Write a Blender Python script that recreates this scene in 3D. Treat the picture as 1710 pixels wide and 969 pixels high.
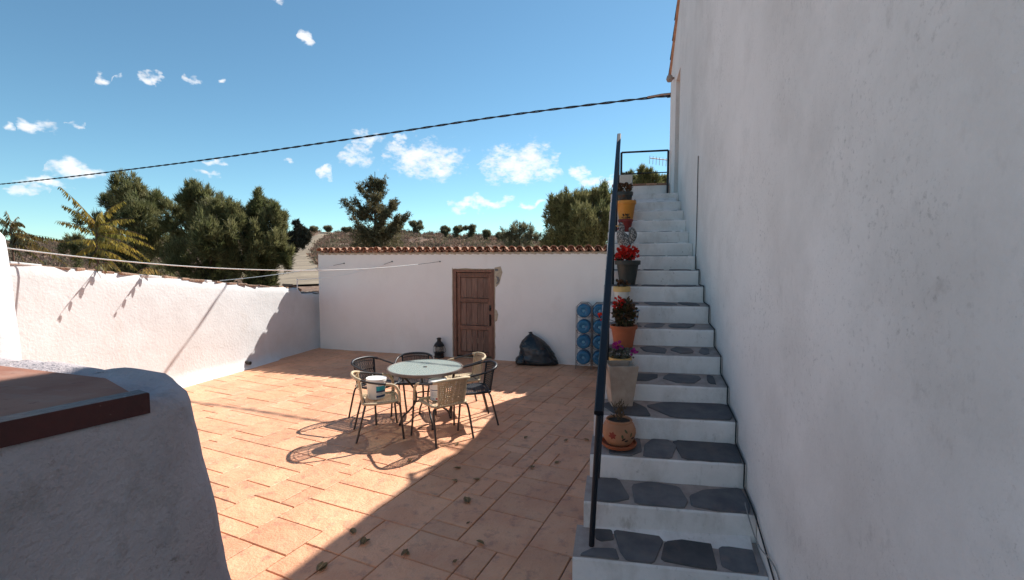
import bpy, bmesh, math, random
import numpy as np
from mathutils import Vector, Matrix, noise as mnoise

R = math.radians
rng = np.random.default_rng(7)
random.seed(11)
scn = bpy.context.scene
for o in list(bpy.data.objects):
    bpy.data.objects.remove(o)
COL = scn.collection

# ------------------------------------------------------------------ camera
FPX, VPX, HORY, EYE, CX, CY = 800.0, 1038.0, 434.0, 2.1, 855.0, 484.5   # measured on the 1710 px wide photo
PH = math.atan((CY - HORY) / FPX)
TH = math.atan((VPX - CX) / FPX * math.cos(PH))
FW = Vector((-math.sin(TH) * math.cos(PH), math.cos(TH) * math.cos(PH), -math.sin(PH)))
RT = Vector((math.cos(TH), math.sin(TH), 0))
UP = RT.cross(FW)
cam_d = bpy.data.cameras.new('camera')
cam = bpy.data.objects.new('camera', cam_d)
COL.objects.link(cam)
cam.matrix_world = Matrix(((RT.x, UP.x, -FW.x, 0), (RT.y, UP.y, -FW.y, 0), (RT.z, UP.z, -FW.z, EYE), (0, 0, 0, 1)))
cam_d.sensor_width = 36
cam_d.lens = 36 * FPX / 1710
cam_d.clip_start = 0.05
cam_d.clip_end = 3000
scn.camera = cam
scn.render.resolution_x, scn.render.resolution_y = 1024, 580

def ray(px, py):
    return FW + RT * ((px - CX) / FPX) - UP * ((py - CY) / FPX)
def at_z(px, py, z=0.0):
    d = ray(px, py); t = (z - EYE) / d.z
    return Vector((0, 0, EYE)) + d * t
def at_y(px, py, y):
    d = ray(px, py); t = y / d.y
    return Vector((0, 0, EYE)) + d * t
def slope_x(px):
    d = ray(px, 400); return d.x / d.y

# ------------------------------------------------------------------ sun, sky
SUN = Vector((0.47, 0.915, 1.0)).normalized()
SUN_EL = math.asin(SUN.z)
SUN_AZ = math.atan2(SUN.x, SUN.y)
sd = bpy.data.lights.new('sun', 'SUN')
sd.energy = 4.0
sd.angle = R(0.55)
sd.color = (1.0, 0.965, 0.90)
so = bpy.data.objects.new('sun', sd)
so.rotation_euler = SUN.to_track_quat('Z', 'Y').to_euler()
so.location = (6, 12, 14)
COL.objects.link(so)

scn.view_settings.view_transform = 'Standard'
scn.view_settings.look = 'None'
scn.view_settings.gamma = 1
scn.view_settings.exposure = 1.10

world = bpy.data.worlds.new('World')
scn.world = world
world.use_nodes = True
wn = world.node_tree
wn.nodes.clear()
def WN(t, **k):
    n = wn.nodes.new(t)
    for a, b in k.items(): setattr(n, a, b)
    return n
def wl(a, b): wn.links.new(a, b)
def wmath(op, a, b=None, c=None):
    n = WN('ShaderNodeMath', operation=op)
    for i, v in enumerate((a, b, c)):
        if v is None: continue
        if isinstance(v, (int, float)): n.inputs[i].default_value = v
        else: wl(v, n.inputs[i])
    return n.outputs[0]
sky = WN('ShaderNodeTexSky', sky_type='NISHITA')
sky.sun_disc = False
sky.sun_elevation = SUN_EL
sky.sun_rotation = SUN_AZ
sky.air_density = 1.0
sky.dust_density = 0.3
sky.ozone_density = 1.7
sky.altitude = 1800
tc = WN('ShaderNodeTexCoord')
DIR = tc.outputs['Generated']
# cumulus: three belts of clouds, each a colour ramp over azimuth giving the height (red) and half thickness (green) of the belt, broken up by fractal noise
belts = [
    [(30, 312, 40, 9), (135, 287, 62, 15), (360, 270, 26, 6), (480, 275, 15, 6), (545, 291, 17, 11), (592, 258, 44, 20), (702, 268, 92, 36), (872, 276, 76, 38), (968, 291, 30, 16)],
    [(60, 301, 60, 9), (350, 291, 32, 6), (612, 233, 32, 14), (666, 236, 13, 11), (800, 341, 56, 10), (875, 342, 46, 6), (1005, 305, 30, 14)],
    [(5, 210, 12, 12), (65, 218, 52, 11), (128, 209, 10, 8), (165, 128, 36, 7), (207, 124, 9, 5), (253, 132, 15, 8), (326, 129, 18, 8), (367, 136, 12, 5), (468, 3, 20, 8), (512, 57, 14, 12)]]
sep = WN('ShaderNodeSeparateXYZ'); wl(DIR, sep.inputs[0])
warp = WN('ShaderNodeTexNoise')
warp.inputs['Scale'].default_value = 22
warp.inputs['Detail'].default_value = 4
wl(DIR, warp.inputs['Vector'])
wsep = WN('ShaderNodeSeparateColor'); wl(warp.outputs['Color'], wsep.inputs[0])
azn = wmath('ADD', wmath('ARCTAN2', sep.outputs[0], sep.outputs[1]), wmath('MULTIPLY', wmath('SUBTRACT', wsep.outputs[0], 0.5), 0.09))
eln = wmath('ADD', wmath('ARCSINE', sep.outputs[2]), wmath('MULTIPLY', wmath('SUBTRACT', wsep.outputs[1], 0.5), 0.06))
AZ0, AZ1 = R(-64), R(10)
azr = wmath('DIVIDE', wmath('SUBTRACT', azn, AZ0), AZ1 - AZ0)
mask = None
def azel(px, py):
    d = ray(px, py).normalized(); return math.atan2(d.x, d.y), math.asin(d.z)
for bi, belt in enumerate(belts):
    stops = []
    for (px, py, a, b) in belt:
        az, el = azel(px, py); w0 = azel(px - a, py)[0]; w1 = azel(px + a, py)[0]; h = azel(px, py - b)[1] - el
        stops += [(w0, el, 0.0, h), (az, el, 1.0, h), (w1, el, 0.0, h)]
    cr = WN('ShaderNodeValToRGB'); ramp = cr.color_ramp; ramp.interpolation = 'LINEAR'
    st = [((a - AZ0) / (AZ1 - AZ0), e, t, h) for a, e, t, h in stops]
    for k in range(1, len(st)):
        if st[k][0] <= st[k - 1][0]: st[k] = (st[k - 1][0] + 0.0008,) + st[k][1:]
    for k, (p_, e_, t_, h_) in enumerate(st):
        el_ = ramp.elements[0] if k == 0 else (ramp.elements[1] if k == 1 else ramp.elements.new(min(1, max(0, p_))))
        el_.position = min(1, max(0, p_)); el_.color = (e_, t_, h_ * 8, 1)
    wl(azr, cr.inputs[0])
    sc_ = WN('ShaderNodeSeparateColor'); wl(cr.outputs[0], sc_.inputs[0])
    tri = sc_.outputs[1]
    e2 = wmath('DIVIDE', wmath('SUBTRACT', eln, sc_.outputs[0]), wmath('MAXIMUM', wmath('DIVIDE', sc_.outputs[2], 8.0), 0.002))
    inv = wmath('SUBTRACT', 1.0, tri)
    m = wmath('SUBTRACT', wmath('SUBTRACT', 1.0, wmath('MULTIPLY', e2, e2)), wmath('MULTIPLY', inv, inv))
    m = wmath('SUBTRACT', m, wmath('MULTIPLY', wmath('MAXIMUM', wmath('SUBTRACT', 0.12, tri), 0.0), 22.0))
    mask = m if mask is None else wmath('MAXIMUM', mask, m)
# away from the photographed part of the sky the same scattered clouds go on in a low belt
oth = wmath('SUBTRACT', 0.75, wmath('DIVIDE', wmath('ABSOLUTE', wmath('SUBTRACT', eln, 0.24)), 0.10))
oth = wmath('SUBTRACT', oth, wmath('MULTIPLY', wmath('COMPARE', azr, 0.5, 0.5), 30.0))
mask = wmath('MAXIMUM', wmath('MAXIMUM', mask, oth), -2.0)
mp = WN('ShaderNodeMapping')
mp.inputs['Scale'].default_value = (1, 1, 1.9)
wl(DIR, mp.inputs['Vector'])
nz = WN('ShaderNodeTexNoise')
nz.inputs['Scale'].default_value = 26
nz.inputs['Detail'].default_value = 10
nz.inputs['Roughness'].default_value = 0.62
wl(mp.outputs[0], nz.inputs['Vector'])
nz2 = WN('ShaderNodeTexNoise')
nz2.inputs['Scale'].default_value = 85
nz2.inputs['Detail'].default_value = 6
nz2.inputs['Roughness'].default_value = 0.6
wl(mp.outputs[0], nz2.inputs['Vector'])
fb = wmath('ADD', wmath('MULTIPLY', wmath('SUBTRACT', nz.outputs['Fac'], 0.5), 3.4), wmath('MULTIPLY', wmath('SUBTRACT', nz2.outputs['Fac'], 0.51), 2.2))
dens = wmath('ADD', wmath('ADD', mask, 0.15), fb)
sm = WN('ShaderNodeMapRange', interpolation_type='SMOOTHSTEP')
sm.inputs['From Min'].default_value = 0.0
sm.inputs['From Max'].default_value = 1.6
wl(dens, sm.inputs['Value'])
shade = WN('ShaderNodeMapRange')
shade.inputs['From Min'].default_value = 0.35
shade.inputs['From Max'].default_value = 0.7
shade.inputs['To Min'].default_value = 1.0
shade.inputs['To Max'].default_value = 0.72
wl(nz2.outputs['Fac'], shade.inputs['Value'])
cc = WN('ShaderNodeMix', data_type='RGBA', blend_type='MULTIPLY')
cc.inputs[0].default_value = 1
cc.inputs[6].default_value = (7.6, 7.6, 7.7, 1)
wl(shade.outputs[0], cc.inputs[7])
tint = WN('ShaderNodeMix', data_type='RGBA', blend_type='MULTIPLY')
tint.inputs[0].default_value = 1
wl(sky.outputs[0], tint.inputs[6])
tint.inputs[7].default_value = (0.68, 0.91, 0.86, 1)
mixc = WN('ShaderNodeMix', data_type='RGBA')
wl(wmath('MULTIPLY', sm.outputs[0], 0.95), mixc.inputs[0])
wl(tint.outputs[2], mixc.inputs[6])
wl(cc.outputs[2], mixc.inputs[7])
bg = WN('ShaderNodeBackground')
bg.inputs['Strength'].default_value = 0.080
wl(mixc.outputs[2], bg.inputs['Color'])
wo = WN('ShaderNodeOutputWorld')
wl(bg.outputs[0], wo.inputs['Surface'])

# ------------------------------------------------------------------ materials
def mat(name, c1, c2=None, scale=4, detail=6, rough=0.8, bump=0.0, bscale=30, bdetail=4, bdist=0.01, metallic=0.0, spec=0.4,
        rand=0.0, stain=None, coat=0.0, coords='pos', stretch=(1, 1, 1), trans=0.0, island=0.0, bump2=None, fac=(0.35, 0.65)):
    m = bpy.data.materials.new(name)
    m.use_nodes = True
    nt = m.node_tree
    N, L = nt.nodes, nt.links
    p = N['Principled BSDF']
    p.inputs['Roughness'].default_value = rough
    p.inputs['Metallic'].default_value = metallic
    p.inputs['Specular IOR Level'].default_value = spec
    p.inputs['Coat Weight'].default_value = coat
    if coords == 'pos':
        v = N.new('ShaderNodeNewGeometry').outputs['Position']
    else:
        v = N.new('ShaderNodeTexCoord').outputs['Object']
    mpn = N.new('ShaderNodeMapping')
    mpn.inputs['Scale'].default_value = stretch
    L.new(v, mpn.inputs['Vector'])
    v = mpn.outputs[0]
    col = None
    if c2 is None: c2 = c1
    n = N.new('ShaderNodeTexNoise')
    n.inputs['Scale'].default_value = scale
    n.inputs['Detail'].default_value = detail
    n.inputs['Roughness'].default_value = 0.6
    L.new(v, n.inputs['Vector'])
    mr = N.new('ShaderNodeMapRange')
    mr.inputs['From Min'].default_value = fac[0]
    mr.inputs['From Max'].default_value = fac[1]
    L.new(n.outputs['Fac'], mr.inputs['Value'])
    mx = N.new('ShaderNodeMix'); mx.data_type = 'RGBA'
    L.new(mr.outputs[0], mx.inputs[0])
    mx.inputs[6].default_value = (*c1, 1)
    mx.inputs[7].default_value = (*c2, 1)
    col = mx.outputs[2]
    if stain:
        for (sc, lo, hi, scol, amt, strch, *msk) in stain:
            ms = N.new('ShaderNodeMapping'); ms.inputs['Scale'].default_value = strch
            L.new(v, ms.inputs['Vector'])
            n2 = N.new('ShaderNodeTexNoise')
            n2.inputs['Scale'].default_value = sc
            n2.inputs['Detail'].default_value = 8
            n2.inputs['Roughness'].default_value = 0.68
            L.new(ms.outputs[0], n2.inputs['Vector'])
            r2 = N.new('ShaderNodeMapRange')
            r2.inputs['From Min'].default_value = lo
            r2.inputs['From Max'].default_value = hi
            r2.inputs['To Max'].default_value = amt
            L.new(n2.outputs['Fac'], r2.inputs['Value'])
            f_ = r2.outputs[0]
            if msk:
                n3 = N.new('ShaderNodeTexNoise'); n3.inputs['Scale'].default_value = msk[0][0]; n3.inputs['Detail'].default_value = 4
                L.new(v, n3.inputs['Vector'])
                r3 = N.new('ShaderNodeMapRange'); r3.inputs['From Min'].default_value = msk[0][1]; r3.inputs['From Max'].default_value = msk[0][2]
                L.new(n3.outputs['Fac'], r3.inputs['Value'])
                mm = N.new('ShaderNodeMath'); mm.operation = 'MULTIPLY'; L.new(f_, mm.inputs[0]); L.new(r3.outputs[0], mm.inputs[1]); f_ = mm.outputs[0]
            m2 = N.new('ShaderNodeMix'); m2.data_type = 'RGBA'
            L.new(f_, m2.inputs[0])
            L.new(col, m2.inputs[6])
            m2.inputs[7].default_value = (*scol, 1)
            col = m2.outputs[2]
    if rand or island:
        hs = N.new('ShaderNodeHueSaturation')
        rs = []
        if rand:
            oi = N.new('ShaderNodeObjectInfo'); rs.append((oi.outputs['Random'], rand))
        if island:
            ge = N.new('ShaderNodeNewGeometry'); rs.append((ge.outputs['Random Per Island'], island))
        val = None
        for (s_, amt) in rs:
            q = N.new('ShaderNodeMapRange')
            q.inputs['To Min'].default_value = -amt; q.inputs['To Max'].default_value = amt
            L.new(s_, q.inputs['Value'])
            if val is None:
                ad = N.new('ShaderNodeMath'); ad.inputs[0].default_value = 1.0
                L.new(q.outputs[0], ad.inputs[1]); val = ad.outputs[0]
            else:
                ad = N.new('ShaderNodeMath'); L.new(val, ad.inputs[0]); L.new(q.outputs[0], ad.inputs[1]); val = ad.outputs[0]
        L.new(val, hs.inputs['Value'])
        L.new(col, hs.inputs['Color'])
        col = hs.outputs['Color']
    L.new(col, p.inputs['Base Color'])
    prev = None
    if bump:
        for (bs, bd, st) in [(bscale, bdetail, bump)] + (bump2 or []):
            nb = N.new('ShaderNodeTexNoise')
            nb.inputs['Scale'].default_value = bs
            nb.inputs['Detail'].default_value = bd
            nb.inputs['Roughness'].default_value = 0.6
            L.new(v, nb.inputs['Vector'])
            b = N.new('ShaderNodeBump')
            b.inputs['Strength'].default_value = st
            b.inputs['Distance'].default_value = bdist
            L.new(nb.outputs['Fac'], b.inputs['Height'])
            if prev: L.new(prev, b.inputs['Normal'])
            prev = b.outputs[0]
        L.new(prev, p.inputs['Normal'])
    if trans:
        t = N.new('ShaderNodeBsdfTranslucent')
        L.new(col, t.inputs['Color'])
        ms = N.new('ShaderNodeMixShader')
        ms.inputs[0].default_value = trans
        L.new(p.outputs[0], ms.inputs[1]); L.new(t.outputs[0], ms.inputs[2])
        L.new(ms.outputs[0], N['Material Output'].inputs['Surface'])
    return m

M = {}
M['house_plaster'] = mat('house_plaster', (0.90, 0.84, 0.80), (0.81, 0.755, 0.715), 0.7, rough=0.9, bump=0.6, bscale=60, bdetail=4, bdist=0.006,
    bump2=[(7, 4, 0.45)], spec=0.2,
    stain=[(0.8, 0.46, 0.72, (0.56, 0.51, 0.47), 0.55, (1, 1, 1)), (38, 0.56, 0.68, (0.34, 0.30, 0.275), 0.55, (1, 1, 1), (1.3, 0.44, 0.66)),
           (13, 0.57, 0.72, (0.44, 0.39, 0.355), 0.45, (1, 1, 0.7), (1.7, 0.45, 0.65)), (90, 0.58, 0.70, (0.34, 0.30, 0.28), 0.5, (1, 1, 1), (2.4, 0.40, 0.62))])
M['white_plaster'] = mat('white_plaster', (0.74, 0.735, 0.735), (0.65, 0.64, 0.635), 1.6, rough=0.9, bump=0.7, bscale=26, bdetail=6, bdist=0.008,
    bump2=[(4, 3, 0.7)], spec=0.2, stain=[(3.0, 0.56, 0.78, (0.58, 0.52, 0.45), 0.35, (1, 1, 0.5)), (26, 0.64, 0.74, (0.45, 0.39, 0.34), 0.4, (1, 1, 1), (1.5, .45, .65))])
M['outbuilding_plaster'] = mat('outbuilding_plaster', (0.91, 0.85, 0.80), (0.87, 0.80, 0.75), 0.8, rough=0.92, bump=0.4, bscale=30, bdist=0.005,
    spec=0.2, stain=[(1.3, 0.52, 0.8, (0.68, 0.60, 0.53), 0.4, (1, 1, 0.6)), (20, 0.6, 0.74, (0.60, 0.52, 0.46), 0.4, (1, 1, 1), (1.5, .45, .65))])
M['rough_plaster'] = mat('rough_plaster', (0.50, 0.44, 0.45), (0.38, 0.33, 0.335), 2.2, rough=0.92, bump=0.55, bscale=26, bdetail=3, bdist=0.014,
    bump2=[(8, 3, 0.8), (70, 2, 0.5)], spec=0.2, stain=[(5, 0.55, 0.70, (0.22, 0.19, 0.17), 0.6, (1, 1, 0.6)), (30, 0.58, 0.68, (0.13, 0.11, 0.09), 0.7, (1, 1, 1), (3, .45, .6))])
M['riser'] = mat('riser_paint', (0.89, 0.81, 0.78), (0.78, 0.705, 0.675), 3, rough=0.85, bump=0.7, bscale=30, bdist=0.005, spec=0.25, bump2=[(90, 3, 0.4)],
    stain=[(4, 0.50, 0.72, (0.52, 0.44, 0.39), 0.6, (1, 1, 0.6)), (30, 0.60, 0.70, (0.28, 0.22, 0.19), 0.7, (1, 1, 1), (3, .42, .62)), (9, .58, .7, (.45, .36, .31), .6, (1, 1, .4), (2, .4, .6))])
M['mortar'] = mat('tread_mortar', (0.46, 0.365, 0.325), (0.34, 0.265, 0.235), 12, rough=0.95, bump=1.0, bscale=120, bdist=0.004, spec=0.15)
M['slate'] = mat('slate', (0.085, 0.080, 0.086), (0.145, 0.130, 0.130), 7, rough=0.62, bump=0.8, bscale=30, bdetail=8, bdist=0.004, rand=0.3,
    stain=[(5, 0.56, 0.75, (0.21, 0.14, 0.115), 0.6, (1, 1, 1))])
M['joint'] = mat('patio_joint', (0.30, 0.165, 0.115), (0.19, 0.105, 0.075), 20, rough=0.95)
M['slab'] = mat('stamped_paving', (0.74, 0.375, 0.208), (0.64, 0.295, 0.160), 2.4, rough=0.50, bump=1.0, bscale=9, bdetail=10, bdist=0.02, rand=0.11, island=0.08,
    bump2=[(55, 3, 0.35)], spec=0.55,
    stain=[(8, 0.53, 0.66, (0.38, 0.17, 0.11), 0.7, (1, 1, 1)), (1.1, 0.50, 0.75, (0.68, 0.43, 0.28), 0.5, (1, 1, 1)), (30, 0.60, 0.72, (0.24, 0.12, 0.085), 0.6, (1, 1, 1), (2, .42, .62))])
M['terracotta_tile'] = mat('roof_terracotta', (0.50, 0.26, 0.165), (0.30, 0.15, 0.10), 6, rough=0.9, bump=0.5, bscale=40, rand=0.25,
    stain=[(12, 0.55, 0.7, (0.38, 0.33, 0.25), 0.6, (1, 1, 1))])
M['coping'] = mat('coping_stone', (0.36, 0.215, 0.145), (0.24, 0.17, 0.13), 9, rough=0.95, bump=1.0, bscale=25, bdist=0.02, rand=0.3)
M['patch'] = mat('bare_render', (0.55, 0.45, 0.33), (0.42, 0.33, 0.24), 18, rough=0.95, bump=0.8, bscale=40, bdist=0.008)
M['cement'] = mat('grey_cement', (0.24, 0.22, 0.21), (0.16, 0.15, 0.14), 14, rough=0.95, bump=0.8, bscale=60)
M['door_wood'] = mat('weathered_wood', (0.29, 0.165, 0.12), (0.17, 0.092, 0.067), 5, rough=0.8, bump=0.6, bscale=20, bdist=0.004, stretch=(9, 9, 0.8), rand=0.2,
    stain=[(6, 0.55, 0.72, (0.40, 0.30, 0.25), 0.55, (1, 1, 1))])
M['frame_wood'] = mat('frame_wood', (0.27, 0.135, 0.09), (0.17, 0.083, 0.057), 5, rough=0.75, bump=0.5, bscale=20, bdist=0.004, stretch=(6, 6, 1.2), rand=0.15)
M['black_iron'] = mat('black_iron', (0.012, 0.011, 0.011), (0.03, 0.022, 0.018), 20, rough=0.5, bump=0.2, bscale=80)
M['rail'] = mat('rail_paint', (0.008, 0.010, 0.016), (0.011, 0.014, 0.021), 8, rough=0.5, spec=0.3)
M['lid_metal'] = mat('lid_rusty_plate', (0.26, 0.11, 0.075), (0.36, 0.18, 0.125), 3.5, rough=0.8, spec=0.2, bump=0.35, bscale=18, bdist=0.004,
    stain=[(7, 0.52, 0.70, (0.34, 0.24, 0.20), 0.6, (0.4, 1.6, 1)), (22, 0.60, 0.70, (0.10, 0.05, 0.04), 0.6, (1, 1, 1))])
M['lid_frame'] = mat('lid_frame_paint', (0.085, 0.020, 0.016), (0.055, 0.016, 0.013), 7, rough=0.42, bump=0.3, bscale=50, stain=[(24, 0.62, 0.70, (0.30, 0.22, 0.19), 0.8, (1, 1, 1))])
M['tube'] = mat('chair_tube', (0.055, 0.047, 0.043), (0.042, 0.036, 0.034), 8, rough=0.42, metallic=0.3, spec=0.5)
M['beige_wicker'] = mat('beige_wicker', (0.56, 0.44, 0.29), (0.46, 0.345, 0.215), 40, rough=0.7, island=0.14)
M['black_wicker'] = mat('black_wicker', (0.014, 0.014, 0.017), (0.022, 0.022, 0.026), 40, rough=0.45, island=0.2)
M['rim'] = mat('table_rim', (0.20, 0.155, 0.135), (0.155, 0.12, 0.105), 10, rough=0.5, metallic=0.2)
M['white_plastic'] = mat('white_plastic', (0.78, 0.77, 0.74), (0.72, 0.71, 0.68), 5, rough=0.45, stain=[(9, 0.6, 0.75, (0.55, 0.48, 0.40), 0.4, (1, 1, 1))])
M['label_teal'] = mat('label_teal', (0.02, 0.33, 0.42), (0.03, 0.37, 0.45), 30, rough=0.5)
M['label_navy'] = mat('label_navy', (0.02, 0.05, 0.14), (0.02, 0.06, 0.17), 30, rough=0.5)
M['label_grey'] = mat('label_grey', (0.48, 0.50, 0.54), (0.40, 0.42, 0.46), 60, rough=0.6)
M['label_red'] = mat('label_red', (0.45, 0.10, 0.08), None, 60, rough=0.6)
M['bag'] = mat('bin_bag', (0.007, 0.008, 0.010), (0.010, 0.013, 0.018), 5, rough=0.24, bump=0.9, bscale=14, bdetail=5, bdist=0.02, spec=0.6)
M['bag_blue'] = mat('bin_bag_stretched', (0.010, 0.020, 0.030), (0.014, 0.028, 0.040), 5, rough=0.33, bump=0.6, bscale=12, bdetail=5, bdist=0.02, spec=0.6)
M['wire'] = mat('rack_wire', (0.30, 0.25, 0.22), (0.16, 0.085, 0.055), 30, rough=0.6, metallic=0.5)
M['soil'] = mat('soil', (0.045, 0.03, 0.022), (0.075, 0.05, 0.036), 60, rough=1, bump=1, bscale=120)
M['terracotta'] = mat('terracotta', (0.40, 0.115, 0.048), (0.34, 0.095, 0.040), 12, rough=0.75, bump=0.2, bscale=80)
M['clay'] = mat('painted_clay', (0.46, 0.215, 0.115), (0.38, 0.165, 0.085), 9, rough=0.7, bump=0.3, bscale=60)
M['paint_red'] = mat('paint_red', (0.26, 0.035, 0.02), None, 30, rough=0.6)
M['paint_green'] = mat('paint_olive', (0.10, 0.085, 0.035), None, 30, rough=0.6)
M['paint_dark'] = mat('paint_dark', (0.06, 0.03, 0.02), None, 30, rough=0.6)
M['pale_stone'] = mat('pale_stone', (0.47, 0.36, 0.28), (0.36, 0.26, 0.20), 8, rough=0.9, bump=0.5, bscale=50, stain=[(5, 0.55, 0.7, (0.24, 0.15, 0.11), 0.6, (1, 1, 0.5))])
M['yellow_glaze'] = mat('yellow_glaze', (0.62, 0.40, 0.14), (0.56, 0.34, 0.11), 10, rough=0.35)
M['orange_glaze'] = mat('orange_pot', (0.62, 0.26, 0.035), (0.55, 0.21, 0.03), 10, rough=0.45)
M['white_glaze'] = mat('white_glaze', (0.66, 0.62, 0.56), (0.58, 0.54, 0.49), 10, rough=0.4)
M['red_glaze'] = mat('red_pot', (0.24, 0.028, 0.022), (0.18, 0.022, 0.018), 10, rough=0.45)
M['dark_pot'] = mat('dark_pot', (0.030, 0.031, 0.027), (0.045, 0.045, 0.038), 10, rough=0.5)
M['blue_glaze'] = mat('blue_glaze', (0.05, 0.17, 0.33), (0.07, 0.21, 0.38), 30, rough=0.35)
M['hen'] = mat('speckled_hen', (0.075, 0.070, 0.068), (0.36, 0.34, 0.32), 55, detail=3, rough=0.5, fac=(0.48, 0.56), coords='obj')
M['leaf_dark'] = mat('leaf_dark', (0.045, 0.065, 0.022), (0.10, 0.045, 0.022), 25, rough=0.6, island=0.35, trans=0.25)
M['leaf_rust'] = mat('leaf_rust', (0.15, 0.055, 0.026), (0.07, 0.05, 0.02), 25, rough=0.6, island=0.35, trans=0.25)
M['leaf_silver'] = mat('leaf_silver', (0.25, 0.24, 0.20), (0.05, 0.055, 0.03), 40, rough=0.6, island=0.35, trans=0.2)
M['petal_red'] = mat('petal_red', (0.68, 0.028, 0.015), (0.55, 0.02, 0.012), 30, rough=0.55, island=0.25, trans=0.3)
M['petal_pink'] = mat('petal_magenta', (0.50, 0.03, 0.26), (0.38, 0.02, 0.20), 30, rough=0.55, island=0.25, trans=0.3)
M['dry_stem'] = mat('dry_stem', (0.13, 0.085, 0.045), (0.09, 0.055, 0.03), 30, rough=0.85, island=0.2)
M['dead_leaf'] = mat('dead_leaf', (0.30, 0.19, 0.085), (0.18, 0.115, 0.05), 60, rough=0.8, rand=0.3)
M['pine'] = mat('pine_needles', (0.130, 0.142, 0.055), (0.235, 0.212, 0.095), 1.4, rough=0.55, island=0.5, trans=0.42, spec=0.3)
M['pine_dark'] = mat('pine_needles_dark', (0.13, 0.138, 0.05), (0.22, 0.19, 0.075), 1.6, rough=0.6, island=0.45, trans=0.42, spec=0.3)
M['cypress'] = mat('cypress_sprays', (0.085, 0.085, 0.045), (0.19, 0.15, 0.07), 1.6, rough=0.6, island=0.5, trans=0.4, spec=0.3)
M['olive'] = mat('olive_leaf', (0.15, 0.15, 0.09), (0.21, 0.19, 0.11), 2, rough=0.6, island=0.4, trans=0.5)
M['bush_dark'] = mat('bush_dark', (0.030, 0.032, 0.022), (0.055, 0.05, 0.03), 0.7, rough=0.7, island=0.4, trans=0.15)
M['frond'] = mat('frond_leaflet', (0.17, 0.155, 0.035), (0.38, 0.25, 0.045), 1.4, rough=0.55, island=0.4, trans=0.45)
M['frond_dark'] = mat('frond_leaflet_dark', (0.095, 0.095, 0.035), (0.26, 0.165, 0.05), 1.4, rough=0.55, island=0.4, trans=0.4)
M['bark'] = mat('bark', (0.11, 0.075, 0.05), (0.065, 0.045, 0.033), 8, rough=0.95, bump=1, bscale=25, bdist=0.02)
M['twig'] = mat('reddish_stem', (0.17, 0.085, 0.05), (0.12, 0.06, 0.04), 8, rough=0.8)
M['hill'] = mat('hill_soil', (0.22, 0.14, 0.10), (0.15, 0.10, 0.078), 0.18, detail=10, rough=1, bump=1, bscale=1.2, bdetail=8, bdist=0.25, spec=0.1,
    stain=[(0.9, 0.5, 0.62, (0.13, 0.095, 0.08), 0.75, (1, 1, 1)), (3.0, 0.55, 0.62, (0.36, 0.26, 0.18), 0.5, (1, 1, 1))])
M['track'] = mat('track_gravel', (0.30, 0.24, 0.175), (0.20, 0.16, 0.12), 0.45, rough=1, bump=0.6, bscale=5, bdist=0.05, spec=0.1,
    stain=[(2.2, 0.5, 0.7, (0.22, 0.18, 0.14), 0.6, (1, 1, 1))])
M['scrub_a'] = mat('scrub_twiggy', (0.15, 0.098, 0.082), (0.24, 0.155, 0.105), 0.2, rough=0.9, island=0.5, trans=0.35)
M['scrub_b'] = mat('scrub_olive', (0.115, 0.105, 0.065), (0.17, 0.14, 0.085), 0.2, rough=0.9, island=0.5, trans=0.35)
M['cord'] = mat('white_cord', (0.82, 0.81, 0.78), None, 10, rough=0.6)
M['cable'] = mat('black_cable', (0.012, 0.012, 0.014), (0.02, 0.02, 0.022), 10, rough=0.6)
M['grey_cable'] = mat('grey_cable', (0.30, 0.27, 0.25), None, 10, rough=0.6)
M['aerial'] = mat('aerial_metal', (0.35, 0.26, 0.22), None, 10, rough=0.5, metallic=0.4)

def glass_like(name, tint, diff, tr, rough, bump, bscale, gloss=0.12, alpha=0.0):
    m = bpy.data.materials.new(name); m.use_nodes = True
    nt = m.node_tree; N, L = nt.nodes, nt.links
    p = N['Principled BSDF']
    p.inputs['Base Color'].default_value = (*diff, 1)
    p.inputs['Roughness'].default_value = rough
    p.inputs['Specular IOR Level'].default_value = 0.6
    t = N.new('ShaderNodeBsdfTransparent'); t.inputs['Color'].default_value = (*tint, 1)
    ms = N.new('ShaderNodeMixShader'); ms.inputs[0].default_value = tr
    L.new(p.outputs[0], ms.inputs[1]); L.new(t.outputs[0], ms.inputs[2])
    L.new(ms.outputs[0], N['Material Output'].inputs['Surface'])
    if bump:
        nb = N.new('ShaderNodeTexVoronoi'); nb.inputs['Scale'].default_value = bscale
        g = N.new('ShaderNodeNewGeometry'); L.new(g.outputs['Position'], nb.inputs['Vector'])
        b = N.new('ShaderNodeBump'); b.inputs['Strength'].default_value = bump; b.inputs['Distance'].default_value = 0.004
        L.new(nb.outputs['Distance'], b.inputs['Height']); L.new(b.outputs[0], p.inputs['Normal'])
    return m
M['table_glass'] = glass_like('rippled_table_glass', (0.84, 0.90, 0.86), (0.47, 0.52, 0.48), 0.36, 0.16, 0.9, 60)
M['bottle'] = glass_like('blue_bottle_plastic', (0.35, 0.66, 0.88), (0.05, 0.20, 0.34), 0.42, 0.14, 0, 1)
M['bottle_dimple'] = glass_like('blue_bottle_dimple', (0.35, 0.62, 0.80), (0.16, 0.38, 0.52), 0.2, 0.2, 0, 1)
M['lamp_glass'] = glass_like('lantern_glass', (0.85, 0.84, 0.80), (0.30, 0.28, 0.25), 0.5, 0.12, 0, 1)

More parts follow.
